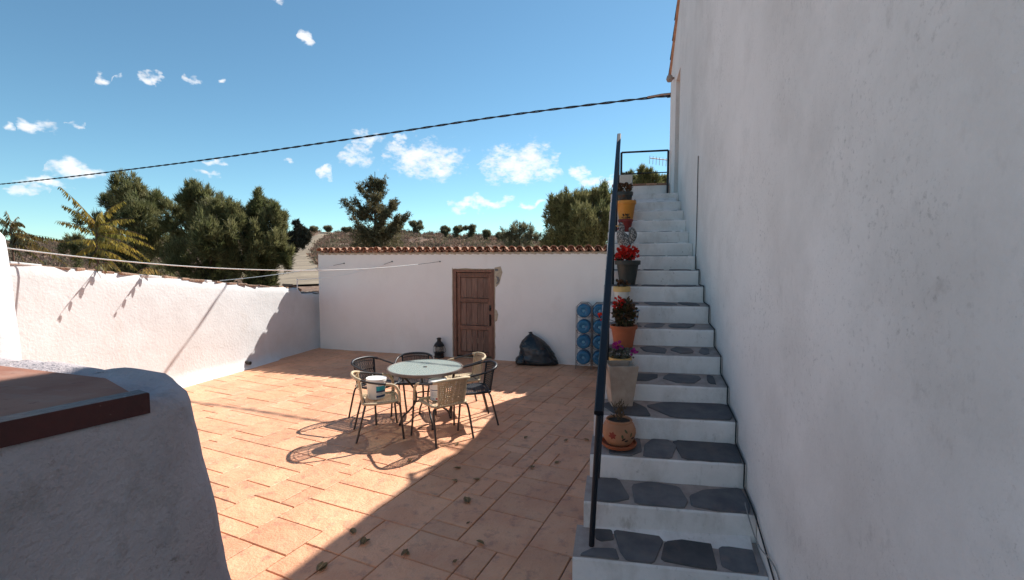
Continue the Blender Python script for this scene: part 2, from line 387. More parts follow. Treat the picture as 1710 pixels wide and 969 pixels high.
# ------------------------------------------------------------------ mesh helpers
def catmull(pts, n=6):
    P = [Vector(p) for p in pts]
    if len(P) < 3: return P
    out = []
    for i in range(len(P) - 1):
        p0 = P[i - 1] if i > 0 else P[0] * 2 - P[1]
        p1, p2 = P[i], P[i + 1]
        p3 = P[i + 2] if i + 2 < len(P) else P[-1] * 2 - P[-2]
        for k in range(n):
            t = k / n
            out.append(0.5 * ((2 * p1) + (p2 - p0) * t + (2 * p0 - 5 * p1 + 4 * p2 - p3) * t * t + (3 * p1 - p0 - 3 * p2 + p3) * t ** 3))
    out.append(P[-1])
    return out

class MB:
    def __init__(s): s.v = []; s.f = []; s.m = []
    def add(s, vs, fs, mi=0):
        b = len(s.v)
        s.v += [tuple(v) for v in vs]
        s.f += [tuple(i + b for i in f) for f in fs]
        s.m += [mi] * len(fs)
        return s
    def box(s, lo, hi, mi=0, rot=None, c=None, bev=0.0):
        x0, y0, z0 = lo; x1, y1, z1 = hi
        vs = [Vector(p) for p in ((x0, y0, z0), (x1, y0, z0), (x1, y1, z0), (x0, y1, z0), (x0, y0, z1), (x1, y0, z1), (x1, y1, z1), (x0, y1, z1))]
        fs = [(0, 3, 2, 1), (4, 5, 6, 7), (0, 1, 5, 4), (1, 2, 6, 5), (2, 3, 7, 6), (3, 0, 4, 7)]
        if bev:
            bm = bmesh.new()
            bv = [bm.verts.new(v) for v in vs]
            for f in fs: bm.faces.new([bv[i] for i in f])
            bmesh.ops.bevel(bm, geom=bm.edges[:], offset=bev, segments=2, profile=0.6, affect='EDGES')
            bm.verts.index_update()
            vs = [v.co.copy() for v in bm.verts]; fs = [[v.index for v in f.verts] for f in bm.faces]
            bm.free()
        if rot is not None:
            c = Vector(c) if c is not None else Vector(((x0 + x1) / 2, (y0 + y1) / 2, (z0 + z1) / 2))
            vs = [rot @ (v - c) + c for v in vs]
        return s.add(vs, fs, mi)
    def prism(s, poly, z0, z1, mi=0, bev=0.0):
        n = len(poly)
        cx = sum(p[0] for p in poly) / n; cy = sum(p[1] for p in poly) / n
        rings = [[(p[0], p[1], z0) for p in poly]]
        if bev:
            rings.append([(p[0], p[1], z1 - bev) for p in poly])
            q = []
            for p in poly:
                d = math.hypot(p[0] - cx, p[1] - cy) or 1
                q.append((p[0] - (p[0] - cx) / d * bev, p[1] - (p[1] - cy) / d * bev, z1))
            rings.append(q)
        else:
            rings.append([(p[0], p[1], z1) for p in poly])
        vs = [v for r in rings for v in r]; fs = []
        for k in range(len(rings) - 1):
            for i in range(n):
                j = (i + 1) % n
                fs.append((k * n + i, k * n + j, (k + 1) * n + j, (k + 1) * n + i))
        fs.append(tuple(range((len(rings) - 1) * n, len(rings) * n)))
        fs.append(tuple(reversed(range(n))))
        return s.add(vs, fs, mi)
    def tube(s, pts, r, n=8, mi=0, smooth_n=0, caps=True):
        P = catmull(pts, smooth_n) if smooth_n else [Vector(p) for p in pts]
        m = len(P)
        rr = [r] * m if isinstance(r, (int, float)) else [r[0] + (r[-1] - r[0]) * i / (m - 1) if len(r) == 2 else r[min(i, len(r) - 1)] for i in range(m)]
        vs = []; fs = []
        up = None
        for i, p in enumerate(P):
            t = (P[min(i + 1, m - 1)] - P[max(i - 1, 0)])
            if t.length < 1e-9: t = Vector((0, 0, 1))
            t.normalize()
            if up is None:
                up = Vector((0, 0, 1)) if abs(t.z) < 0.9 else Vector((1, 0, 0))
            a = up - t * up.dot(t)
            if a.length < 1e-6: a = t.orthogonal()
            a.normalize(); up = a
            b = t.cross(a)
            for k in range(n):
                an = 2 * math.pi * k / n
                vs.append(p + (a * math.cos(an) + b * math.sin(an)) * rr[i])
        for i in range(m - 1):
            for k in range(n):
                l = (k + 1) % n
                fs.append((i * n + k, i * n + l, (i + 1) * n + l, (i + 1) * n + k))
        if caps:
            fs.append(tuple(reversed(range(n)))); fs.append(tuple(range((m - 1) * n, m * n)))
        return s.add(vs, fs, mi)
    def lathe(s, prof, n=24, c=(0, 0, 0), mi=0, rot=None, square=0.0):
        vs = []; fs = []; c = Vector(c)
        for (r, z) in prof:
            for k in range(n):
                a = 2 * math.pi * k / n
                p = Vector((r * math.cos(a), r * math.sin(a), z))
                if rot is not None: p = rot @ p
                vs.append(p + c)
        for i in range(len(prof) - 1):
            for k in range(n):
                l = (k + 1) % n
                fs.append((i * n + k, i * n + l, (i + 1) * n + l, (i + 1) * n + k))
        fs.append(tuple(reversed(range(n)))); fs.append(tuple(range((len(prof) - 1) * n, len(prof) * n)))
        return s.add(vs, fs, mi)
    def build(s, name, mats, parent=None, smooth=False):
        me = bpy.data.meshes.new(name)
        me.from_pydata(s.v, [], s.f)
        if not isinstance(mats, (list, tuple)): mats = [mats]
        for m in mats: me.materials.append(M[m] if isinstance(m, str) else m)
        if len(mats) > 1: me.polygons.foreach_set('material_index', s.m)
        if smooth:
            me.polygons.foreach_set('use_smooth', [True] * len(me.polygons))
            if smooth is not True: me.set_sharp_from_angle(angle=R(smooth))
        me.update()
        o = bpy.data.objects.new(name, me)
        COL.objects.link(o)
        if parent is not None: o.parent = parent
        return o

def tag(o, label=None, cat=None, group=None, kind=None):
    if label: o['label'] = label
    if cat: o['category'] = cat
    if group: o['group'] = group
    if kind: o['kind'] = kind
    return o
def thing(name, label, cat, loc=(0, 0, 0), rz=0.0, group=None):
    o = bpy.data.objects.new(name, None)
    o.empty_display_size = 0.1
    COL.objects.link(o)
    o.location = loc; o.rotation_euler = (0, 0, rz)
    return tag(o, label, cat, group)
def mesh_np(name, V, F, mats, parent=None, mi=None):
    me = bpy.data.meshes.new(name)
    nv, nf, k = len(V), len(F), F.shape[1]
    me.vertices.add(nv); me.vertices.foreach_set('co', np.ascontiguousarray(V, dtype=np.float32).ravel())
    me.loops.add(nf * k); me.loops.foreach_set('vertex_index', np.ascontiguousarray(F, dtype=np.int32).ravel())
    me.polygons.add(nf)
    me.polygons.foreach_set('loop_start', np.arange(0, nf * k, k, dtype=np.int32))
    if not isinstance(mats, (list, tuple)): mats = [mats]
    for m in mats: me.materials.append(M[m])
    if mi is not None: me.polygons.foreach_set('material_index', np.asarray(mi, dtype=np.int32))
    me.update(calc_edges=True); me.validate()
    o = bpy.data.objects.new(name, me); COL.objects.link(o)
    if parent is not None: o.parent = parent
    return o
ORD = ['first', 'second', 'third', 'fourth', 'fifth', 'sixth', 'seventh', 'eighth', 'ninth', 'tenth', 'eleventh', 'twelfth', 'thirteenth', 'fourteenth', 'fifteenth', 'sixteenth', 'seventeenth', 'eighteenth', 'nineteenth', 'twentieth']
def fbm(p, o=4): return mnoise.fractal(Vector(p), 1.0, 2.0, o)

# ------------------------------------------------------------------ terrain
prof_y = np.array([0, 12, 22, 36, 52, 75, 95, 120, 150, 260, 900, 2500.0])
prof_z = np.array([0.5, 0.6, 0.9, 1.4, 2.4, 4.4, 6.9, 9.9, 10.0, 4.0, 0.0, 0.0])
up_ = [slope_x(p) for p in (-400, 0, 100, 300, 480, 560, 700, 800, 900, 1000, 1150, 1700)]
us_ = [0.75, 0.80, 0.80, 0.88, 0.95, 1.0, 0.93, 0.82, 0.66, 0.55, 0.5, 0.5]
def terrain_z(x, y):
    x = np.asarray(x, float); y = np.asarray(y, float)
    base = np.interp(y, prof_y, prof_z)
    u = x / np.maximum(y, 1.0)
    k = np.interp(u, up_, us_)
    w = np.clip((y - 40) / 60, 0, 1)
    z = base * (1 - w + w * k)
    z = z + np.clip((y - 24) / 40, 0, 1) * (0.35 * np.sin(x * 0.23 + 1.3) * np.cos(y * 0.17) + 0.22 * np.sin(x * 0.51 + y * 0.37))
    s = lambda a, b, t: np.clip((t - a) / (b - a), 0, 1)
    m = np.maximum(s(-7.6, -9.0, x), s(13.2, 17.0, y))
    return -0.2 + m * (z + 0.2)
xs = np.unique(np.concatenate([np.linspace(-2000, -260, 14), np.linspace(-260, -70, 60), np.linspace(-70, 20, 150), np.linspace(20, 90, 40), np.linspace(90, 2000, 16)]))
ys = np.unique(np.concatenate([np.linspace(-600, -20, 12), np.linspace(-20, 10, 24), np.linspace(10, 50, 90), np.linspace(50, 160, 100), np.linspace(160, 2500, 30)]))
X, Y = np.meshgrid(xs, ys)
Zt = terrain_z(X, Y)
V = np.stack([X.ravel(), Y.ravel(), Zt.ravel()], 1)
nx, ny = len(xs), len(ys)
ii, jj = np.meshgrid(np.arange(nx - 1), np.arange(ny - 1))
a = (jj * nx + ii).ravel()
ground = mesh_np('ground', V, np.stack([a, a + 1, a + nx + 1, a + nx], 1), 'hill')
tag(ground, kind='structure')
ground.data.polygons.foreach_set('use_smooth', [True] * len(ground.data.polygons))

# dirt track climbing the hill
tp = [(512, 480, 20), (494, 462, 29), (488, 448, 36), (494, 432, 50), (508, 414, 71), (524, 399, 90), (541, 386, 110), (552, 380, 124), (575, 379, 140)]
tc_ = [Vector((at_y(px, py, y).x, y, 0)) for (px, py, y) in tp]
tcl = catmull(tc_, 14)
vs = []; tw = []
for i, p in enumerate(tcl):
    t = (tcl[min(i + 1, len(tcl) - 1)] - tcl[max(i - 1, 0)]).normalized()
    n = Vector((t.y, -t.x, 0))
    w = np.interp(p.y, [20, 36, 60, 130], [2.3, 2.0, 1.6, 1.2])
    for k in (-1, -0.6, -0.2, 0.2, 0.6, 1):
        q = p + n * w * k * (1 + 0.08 * math.sin(i * 0.9 + k))
        vs.append((q.x, q.y, float(terrain_z(q.x, q.y)) + 0.10 - (0.05 if abs(k) == 0.6 else 0) - (0.09 if abs(k) == 1 else 0)))
F = []
for i in range(len(tcl) - 1):
    for k in range(5):
        F.append((i * 6 + k, i * 6 + k + 1, i * 6 + k + 7, i * 6 + k + 6))
mb = MB(); mb.add(vs, F); tag(mb.build('dirt_track', 'track', smooth=True), kind='structure')
track_xy = np.array([(p.x, p.y) for p in tcl])

# ------------------------------------------------------------------ patio paving
patio = thing('patio', None, None, (0, 0, 0))
tag(patio, kind='structure')
mb = MB(); mb.box((-7.5, -5.4, -0.25), (1.0, 10.4, -0.012)); mb.build('joint_bed', 'joint', patio)
U = 0.168; RZ = R(-12.0)
GX, GY = 74, 86
occ = np.zeros((GX, GY), bool)
r2 = random.Random(5)
slabs = []
for j in range(GY):
    for i in range(GX):
        if occ[i, j]: continue
        opts = [(3, 2)] * 5 + [(2, 2)] * 5 + [(2, 3)] * 3 + [(3, 3)] * 2 + [(2, 1)] * 1 + [(1, 2)] * 3
        r2.shuffle(opts)
        opts += [(2, 1), (1, 2), (1, 1)]
        for (w, h) in opts:
            if i + w <= GX and j + h <= GY and not occ[i:i + w, j:j + h].any():
                # never leave a lone 1-wide sliver to the right if it can be avoided
                if i + w < GX and not occ[i + w, j] and (i + w + 1 >= GX or occ[i + w + 1, j]) and w > 1 and r2.random() < 0.8: continue
                occ[i:i + w, j:j + h] = True; slabs.append((i, j, w, h)); break
cr, sr = math.cos(RZ), math.sin(RZ)
def slab_mesh(w, h):
    mbx = MB()
    g = 0.0038; b = 0.004
    hw, hh = w * U / 2 - g, h * U / 2 - g
    lo = [(-hw, -hh), (hw, -hh), (hw, hh), (-hw, hh)]
    vs = [(x, y, -0.03) for x, y in lo] + [(x, y, -0.005) for x, y in lo] + [(x - b * (1 if x > 0 else -1), y - b * (1 if y > 0 else -1), 0) for x, y in lo]
    fs = []
    for k in (0, 4):
        for i in range(4):
            l = (i + 1) % 4; fs.append((k + i, k + l, k + 4 + l, k + 4 + i))
    fs.append((8, 9, 10, 11))
    mbx.add(vs, fs)
    return mbx
inst = []
for (i, j, w, h) in slabs:
    lx, ly = (i + w / 2 - GX / 2) * U, (j + h / 2 - GY / 2) * U
    x, y = lx * cr - ly * sr - 3.3, lx * sr + ly * cr + 4.6
    if -7.35 < x < 0.2 and 0.2 < y < 10.2:
        inst.append((x, y, w, h))
def vis(x, y):
    d = Vector((x, y, -EYE)); k = d.dot(FW)
    if k < 0.2: return -1
    px = CX + FPX * d.dot(RT) / k; py = CY - FPX * d.dot(UP) / k
    if not (330 < px < 1010 and 570 < py < 985): return -1
    return 1 / k
inst.sort(key=lambda t: -vis(t[0], t[1]) * t[2] * t[3])
cache = {}
rest = MB()
for k, (x, y, w, h) in enumerate(inst):
    tz = r2.uniform(-0.0025, 0.0015)
    tx, ty = r2.gauss(0, 0.0035), r2.gauss(0, 0.0035)
    if k < 298 and vis(x, y) > 0:
        if (w, h) not in cache:
            o = slab_mesh(w, h).build('paving_slab', 'slab', patio); cache[(w, h)] = o.data
        else:
            o = bpy.data.objects.new('paving_slab', cache[(w, h)]); COL.objects.link(o); o.parent = patio
        o.location = (x, y, tz); o.rotation_euler = (tx, ty, RZ)
    else:
        s_ = slab_mesh(w, h)
        rest.add([(vx * cr - vy * sr + x, vx * sr + vy * cr + y, vz + tz) for vx, vy, vz in s_.v], s_.f)
tag(rest.build('paving_slab', 'slab', patio), kind='stuff')

# ------------------------------------------------------------------ house on the right
house = thing('house', 'tall whitewashed house with stained plaster wall rising beside the stairs', 'house', (0.86, 4, 0))
def loc(o, p): return tuple(a - b for a, b in zip(p, o.location))
XW = 0.86
RK0, RKS = (9.70, 5.56), 0.56         # far eave corner (y, z) and slope of the gable
ridge_y = 4.0; ridge_z = RK0[1] + (RK0[0] - ridge_y) * RKS
y_near = -4.0; z_near = ridge_z - (ridge_y - y_near) * RKS
rk = lambda y: RK0[1] + (RK0[0] - y) * RKS if y > ridge_y else ridge_z - (ridge_y - y) * RKS
OY0, OY1, OZ0, OZ1 = 8.12, 8.74, 3.16, 5.12     # doorway at the head of the stairs
mb = MB()
def yz(poly, x): return [(x - 0.86, y - 4, z) for y, z in poly]
def face(poly, x, mi=0, rev=False):
    v = yz(poly, x); idx = tuple(range(len(v)))
    mb.add(v, [idx[::-1] if rev else idx], mi)
face([(y_near, -0.2), (OY0, -0.2), (OY0, rk(OY0)), (ridge_y, ridge_z), (y_near, z_near)], XW)
face([(OY0, -0.2), (OY1, -0.2), (OY1, OZ0), (OY0, OZ0)], XW)
face([(OY0, OZ1), (OY1, OZ1), (OY1, rk(OY1)), (OY0, rk(OY0))], XW)
face([(OY1, -0.2), (RK0[0], -0.2), (RK0[0], RK0[1]), (OY1, rk(OY1))], XW)
q = [(OY0, OZ0), (OY1, OZ0), (OY1, OZ1), (OY0, OZ1)]
for i in range(4):
    a_, b_ = q[i], q[(i + 1) % 4]
    mb.add(yz([a_, b_], XW) + yz([b_, a_], XW + 0.3), [(0, 1, 2, 3)])
out = [(y_near, -0.2), (RK0[0], -0.2), RK0, (ridge_y, ridge_z), (y_near, z_near)]
for i in range(5):
    a_, b_ = out[i], out[(i + 1) % 5]
    mb.add(yz([a_, b_], XW) + yz([b_, a_], 7.5), [(0, 1, 2, 3)])
face(out, 7.5, rev=True)
bm = bmesh.new()
wall = mb.build('wall', 'house_plaster', house)
# unseen block added behind the stair wall, shaped to cast the far patio shadow
mb = MB()
yw = lambda y: 6.72 + (10.6 - y) * 0.43
P_ = [(9.72, -0.2), (12.75, -0.2), (12.75, yw(12.75)), (9.72, yw(9.72))]
mb.add([(1.36 - .86, y - 4, z) for y, z in P_] + [(7.0 - .86, y - 4, z) for y, z in P_], [(0, 1, 2, 3), (7, 6, 5, 4), (0, 4, 5, 1), (1, 5, 6, 2), (2, 6, 7, 3), (3, 7, 4, 0)])
mb.build('rear_shadow_block', 'house_plaster', house)
# roof
roof = thing('roof', None, None); roof.parent = house
del_keys = [k for k in roof.keys()]
mb = MB()
for (ya, za, yb, zb) in ((RK0[0] + 0.12, rk(RK0[0]) - 0.12 * RKS, ridge_y, ridge_z), (ridge_y, ridge_z, y_near - 0.2, z_near - 0.2 * RKS)):
    v = []
    for x in (XW - 0.035 - .86, 7.6 - .86):
        v += [(x, ya - 4, za + 0.004), (x, yb - 4, zb + 0.004), (x, yb - 4, zb + 0.06), (x, ya - 4, za + 0.06)]
    mb.add(v, [(0, 1, 2, 3), (7, 6, 5, 4), (0, 4, 5, 1), (1, 5, 6, 2), (2, 6, 7, 3), (3, 7, 4, 0)])
bpy.data.objects.remove(roof)
roof = mb.build('roof', 'terracotta_tile', house)
tile_me = None
n_t = int((RK0[0] + 0.12 - ridge_y) / 0.34)
for k in range(n_t):
    y = RK0[0] + 0.10 - k * 0.34
    mbt = MB(); vs = []; seg = 8; L_ = 0.40
    if tile_me is None:
        for t_, rr in ((0, 0.085), (1, 0.07)):
            for r_ in (rr, rr - 0.014):
                for i in range(seg + 1):
                    an = math.pi * i / seg
                    vs.append((r_ * math.cos(an), -t_ * L_, r_ * math.sin(an)))
        n = seg + 1; fs = []
        for i in range(seg):
            fs += [(i, i + 1, 2 * n + i + 1, 2 * n + i), (n + i + 1, n + i, 3 * n + i, 3 * n + i + 1), (i + 1, i, n + i, n + i + 1), (2 * n + i, 2 * n + i + 1, 3 * n + i + 1, 3 * n + i)]
        mbt.add(vs, fs)
        o = mbt.build('roof_tile', 'terracotta_tile', roof, smooth=40); tile_me = o.data
    else:
        o = bpy.data.objects.new('roof_tile', tile_me); COL.objects.link(o); o.parent = roof
    o.location = (XW + 0.035 - .86, y - 4, rk(y) + 0.065)
    o.rotation_euler = (-math.atan(RKS), 0, 0)
# door in its reveal and the small lamp above it
mb = MB(); mb.box((XW + 0.2 - .86, OY0 + 0.01 - 4, OZ0 + 0.01), (XW + 0.25 - .86, OY1 - 0.01 - 4, OZ1 - 0.01)); dr = mb.build('door', 'frame_wood', house)
mb = MB(); mb.tube([(XW + 0.19 - .86, OY0 + 0.1 - 4, 4.1), (XW + 0.15 - .86, OY0 + 0.1 - 4, 4.1), (XW + 0.15 - .86, OY0 + 0.22 - 4, 4.1)], 0.01); mb.build('door_handle', 'black_iron', dr)
mb = MB()
mb.tube([(0, 5.05, 5.28), (-0.06, 5.05, 5.30)], 0.02); mb.lathe([(0.002, 0.05), (0.045, 0.03), (0.06, -0.03), (0.04, -0.07), (0.002, -0.08)], 14, (-0.08, 5.05, 5.30))
mb.build('wall_lamp', 'aerial', house, smooth=50)
# ------------------------------------------------------------------ staircase
nos = [(2.925, 0.265), (3.205, 0.482), (3.494, 0.690), (3.768, 0.895), (4.083, 1.071), (4.375, 1.262), (4.696, 1.449), (4.997, 1.637), (5.334, 1.812), (5.672, 1.977), (5.959, 2.142), (6.325, 2.308), (6.695, 2.473), (7.03, 2.65), (7.34, 2.81), (7.66, 2.98), (8.02, 3.152)]
stairs = thing('staircase', 'white plastered outdoor staircase with slate treads climbing along the house wall', 'staircase', (0.33, 2.6, 0))
FALL_T, SKEW = 0.042, 0.055      # treads fall towards the front and the nosings run slightly askew
def fall(i): return FALL_T * float(np.interp(i, [0, 4, 8, 20], [1, 1, 0.1, 0.05]))
def tread_z(i, y):
    y1_ = nos[i + 1][0] if i < len(nos) - 1 else nos[i][0] + 0.4
    return nos[i][1] + fall(i) * min(1.0, max(0.0, (y - nos[i][0]) / (y1_ - nos[i][0])))
def sk(x): return -SKEW * (0.86 - x)
def xl(i): return -0.185 - 0.085 * math.exp(-i / 1.3)
rs = random.Random(21)
def stone_poly(cx, cy, w, h, n=9, p=4.5, jit=0.13, skew=0.0):
    out = []
    for k in range(n):
        a = 2 * math.pi * (k + rs.uniform(-0.38, 0.38)) / n
        c, s_ = math.cos(a), math.sin(a)
        r = (abs(c) ** p + abs(s_) ** p) ** (-1 / p) * (1 + rs.uniform(-jit, jit))
        out.append((cx + w / 2 * r * c + skew * s_ * h, cy + h / 2 * r * s_))
    return out
X1 = XW - 0.004
ox, oy = stairs.location.x, stairs.location.y
def step_block(i, y0, y1, z0, z1, x0):
    mbs = MB()
    # riser face and tread edge get small irregularities
    nseg = 14; yseg = [0, 0.06, 0.5, 1]
    def wob(x, k): return 0.006 * mnoise.noise(Vector((x * 5, i * 3.7, k * 2.1)))
    grid = []
    zl = [z0, z0 + (z1 - z0) * 0.5, z1 - 0.012, z1]
    rows = []
    for k, z in enumerate(zl):
        rows.append([(x0 + (X1 - x0) * s / nseg, y0 + sk(x0 + (X1 - x0) * s / nseg) + wob(s, k) + (0.008 if k == 3 else 0), z + (wob(s, 9) if k >= 2 else 0)) for s in range(nseg + 1)])
    for t in (0.35, 1.0):
        rows.append([(x0 + (X1 - x0) * s / nseg, y0 + (y1 - y0) * t + sk(x0 + (X1 - x0) * s / nseg) * (1 if i < 16 else 1 - t), z1 + fall(i) * t + (wob(s, 9) if t < 1 else 0)) for s in range(nseg + 1)])
    b = 0
    vs = [(x - ox, y - oy, z) for r in rows for x, y, z in r]; fs = []; mi = []
    n = nseg + 1
    for k in range(len(rows) - 1):
        for s in range(nseg):
            fs.append((k * n + s, k * n + s + 1, (k + 1) * n + s + 1, (k + 1) * n + s)); mi.append(0 if k < 3 else 1)
    mbs.v = vs; mbs.f = fs; mbs.m = mi
    for s in (0, nseg):   # side cheeks
        x = x0 if s == 0 else X1
        ids = [k * n + s for k in range(len(rows))]
        base = len(mbs.v); mbs.v.append((x - ox, y1 - oy, z0)); f = ids + [base]
        mbs.f.append(tuple(f) if s else tuple(reversed(f))); mbs.m.append(0)
    return mbs
step_objs = []
def tilt(m_, i):
    m_.v = [(a_, b_, c_ + (tread_z(i, b_ + oy - sk(a_ + ox)) - nos[i][1])) for a_, b_, c_ in m_.v]
for i, (y, z) in enumerate(nos):
    y1 = nos[i + 1][0] + 0.02 if i < len(nos) - 1 else 9.5
    st = step_block(i, y, y1, 0.0 if i == 0 else max(0, nos[i - 1][1] - 0.02), z, xl(i)).build('step', ['riser', 'mortar'], stairs)
    step_objs.append(st)
    dep = y1 - y - 0.03
    hand = {0: [[(160, 735), (235, 740), (245, 775), (190, 780), (165, 770)], [(100, 830), (150, 810), (250, 815), (265, 855), (190, 862), (95, 850)],
                [(262, 740), (450, 745), (480, 790), (440, 885), (320, 862), (290, 820)], [(515, 795), (640, 785), (715, 800), (748, 905), (690, 915), (500, 862)], [(775, 820), (920, 825), (955, 920), (850, 925), (790, 890)]],
            1: [[(170, 485), (270, 490), (320, 560), (250, 575), (165, 570)], [(355, 515), (430, 505), (560, 525), (600, 575), (585, 605), (370, 590)], [(640, 560), (700, 540), (860, 535), (910, 600), (905, 635), (760, 620), (650, 595)]],
            2: [[(240, 300), (370, 285), (380, 330), (330, 345), (235, 335)], [(410, 310), (440, 285), (510, 285), (550, 315), (530, 365), (405, 355)], [(560, 298), (830, 302), (870, 355), (865, 380), (610, 365)]],
            3: [[(200, 110), (320, 95), (400, 125), (420, 150), (360, 158), (260, 140)], [(435, 120), (520, 110), (800, 120), (828, 160), (800, 170), (560, 165)]]}
    if i in hand:      # outlines measured on the photograph, laid on this tread at its own height
        for pl_ in hand[i]:
            q_ = [at_z(940 + a_ / 2.945, 640 + b_ / 2.945, z + 0.02) for a_, b_ in pl_]
            q_ = [(min(max(p_.x, xl(i) + 0.015), X1 - 0.02), min(max(p_.y, y + sk(p_.x) + 0.02), y1 + sk(p_.x) - 0.03)) for p_ in q_]
            gx_ = sum(p_[0] for p_ in q_) / len(q_); gy_ = sum(p_[1] for p_ in q_) / len(q_)
            q_ = [(min(max(gx_ + (a_ - gx_) * 1.14, xl(i) + 0.012), X1 - 0.015), min(max(gy_ + (b_ - gy_) * 1.10, y + sk(a_) + 0.015), y1 + sk(a_) - 0.025)) for a_, b_ in q_]
            r_ = []
            for k_ in range(len(q_)):      # knock the corners off
                a_, b_, c_ = q_[k_ - 1], q_[k_], q_[(k_ + 1) % len(q_)]
                r_ += [(b_[0] + (a_[0] - b_[0]) * 0.09, b_[1] + (a_[1] - b_[1]) * 0.09), (b_[0] + (c_[0] - b_[0]) * 0.09, b_[1] + (c_[1] - b_[1]) * 0.09)]
            ar_ = sum(r_[k_ - 1][0] * r_[k_][1] - r_[k_][0] * r_[k_ - 1][1] for k_ in range(len(r_)))
            if ar_ < 0: r_.reverse()
            mbs = MB(); mbs.prism([(a_ - ox, b_ - oy) for a_, b_ in r_], z - 0.02, z + rs.uniform(0.007, 0.010), bev=0.004); tilt(mbs, i); mbs.build('slate', 'slate', st)
        L_ = []
    if i not in hand:
        L_ = []; x = xl(i) + 0.05
        while x < 0.78:
            w = rs.uniform(0.2, 0.42)
            if x + w > 0.74: w = 0.80 - x
            if w > 0.1: L_.append((x + w / 2, 0.5, w - 0.05, rs.uniform(0.58, 0.70), rs.uniform(-.2, .2)))
            x += w
    if i == 16: dep = 0.5
    for (cx, cyf, w, hf, sk_) in L_:
        mbs = MB()
        mbs.prism(stone_poly(cx - ox, y + 0.012 + sk(cx) + dep * cyf - oy, w, dep * hf, skew=sk_), z - 0.02, z + rs.uniform(0.007, 0.010), bev=0.004); tilt(mbs, i)
        mbs.build('slate', 'slate', st)
# lowest step, then the solid mass under the flight
mb = MB(); mb.box((-0.27 - ox, 2.58 - oy, 0), (X1 - ox, 2.84 - oy, 0.12), bev=0.01); mb.build('step', 'riser', stairs)
mb = MB()
pl = [(2.96, 0.0), (9.65, 0.0), (9.65, 3.10), (8.05, 3.10), (2.98, 0.22)]
mb.add([(-0.16 - ox, y - oy, z) for y, z in pl] + [(0.82 - ox, y - oy, z) for y, z in pl], [(4, 3, 2, 1, 0), (5, 6, 7, 8, 9)] + [(i, (i + 1) % 5, 5 + (i + 1) % 5, 5 + i) for i in range(5)])
mb.build('stair_mass', 'riser', stairs)
mb = MB(); mb.box((-0.19 - ox, 9.503 - oy, 2.9), (0.84 - ox, 9.68 - oy, 3.50)); par = mb.build('landing_parapet', 'riser', stairs)
for k in range(5):
    mb = MB(); mb.box((-0.20 + k * 0.21 - ox, 9.48 - oy, 3.503), (0.0 + k * 0.21 - ox, 9.70 - oy, 3.54), bev=0.006); mb.build('coping_tile', 'terracotta_tile', par)

# handrail
hr = thing('handrail', 'dark blue-black tubular metal handrail running up the left side of the stairs', 'handrail', (-0.13, 2.98, 0.29))
def L3(o, p): return (p[0] - o.location.x, p[1] - o.location.y, p[2] - o.location.z)
r0 = (-0.127, 3.03, 1.13); r1 = (-0.066, 8.0, 4.1)
lerp = lambda a_, b_, t: tuple(p + (q_ - p) * t for p, q_ in zip(a_, b_))
mb = MB()
dirv = (Vector(r1) - Vector(r0)).normalized()
side = Vector((1, 0, 0)); nrm = side.cross(dirv).normalized()
vs = []
for e in (Vector(r0), Vector(r1)):
    for (u_, w_) in ((-0.030, -0.014), (-0.024, -0.02), (0.024, -0.02), (0.030, -0.014), (0.030, 0.010), (0.022, 0.02), (-0.022, 0.02), (-0.030, 0.010)):
        vs.append(L3(hr, e + side * u_ + nrm * w_))
mb.add(vs, [(k, (k + 1) % 8, 8 + (k + 1) % 8, 8 + k) for k in range(8)] + [tuple(range(7, -1, -1)), tuple(range(8, 16))])
mb.build('top_rail', 'rail', hr)
for off, rr in ((0.42, 0.011),):
    mb = MB(); mb.tube([L3(hr, (p[0], p[1], p[2] - off)) for p in (r0, r1)], rr); mb.build('lower_rail', 'rail', hr)
for t in (0.0, 0.24, 0.5, 0.75, 0.985):
    p = lerp(r0, r1, t)
    yb = p[1]; zb = max([z for (yy, z) in nos if yy <= yb] or [0.265])
    if t == 0.0:
        b_ = (-0.162, 2.985, 0.27)
    else: b_ = (p[0], p[1], zb)
    mb = MB(); mb.tube([L3(hr, b_), L3(hr, (p[0], p[1], p[2] - 0.015))], 0.018, 10); mb.build('post', 'rail', hr, smooth=40)
lr = thing('landing_railing', 'dark blue-black metal railing across the top landing of the stairs', 'railing', (0.4, 9.42, 3.152))
for z_, rr in ((4.12, 0.018), (3.72, 0.010)):
    mb = MB(); mb.tube([L3(lr, (-0.03, 9.42, z_)), L3(lr, (0.815, 9.42, z_))], rr); mb.build('bar', 'rail', lr)
for x_ in (-0.03, 0.815):
    mb = MB(); mb.tube([L3(lr, (x_, 9.42, 3.152)), L3(lr, (x_, 9.42, 4.12))], 0.02); mb.build('post', 'rail', lr)

# ------------------------------------------------------------------ outbuilding at the back
A = Vector((-6.94, 9.97)); B = Vector((-0.10, 9.45))
ob = thing('outbuilding', 'low white outbuilding with a scalloped clay tile roof and old wooden door', 'outbuilding', (A.x, A.y, 0), math.atan2(B.y - A.y, B.x - A.x))
WL = (B - A).length
dvec = (B - A).normalized()
def along(px, py, z=None):
    d = ray(px, py); nrm2 = Vector((-dvec.y, dvec.x, 0))
    t = (nrm2.x * A.x + nrm2.y * A.y) / d.dot(nrm2)
    p = Vector((0, 0, EYE)) + d * t
    return (Vector((p.x, p.y)) - A).dot(dvec), p.z
D0, D1 = along(757, 597)[0], along(826, 599)[0]
DH = along(790, 450)[1]
EZ = 2.255
mb = MB()
def wallpiece(x0, x1, z0, z1):
    nn = max(1, int((x1 - x0) / 0.3)); 
    mb.box((x0, 0, z0), (x1, 0.35, z1))
wallpiece(0, D0, -0.05, EZ); wallpiece(D1, WL, -0.05, EZ); wallpiece(D0, D1, DH, EZ)
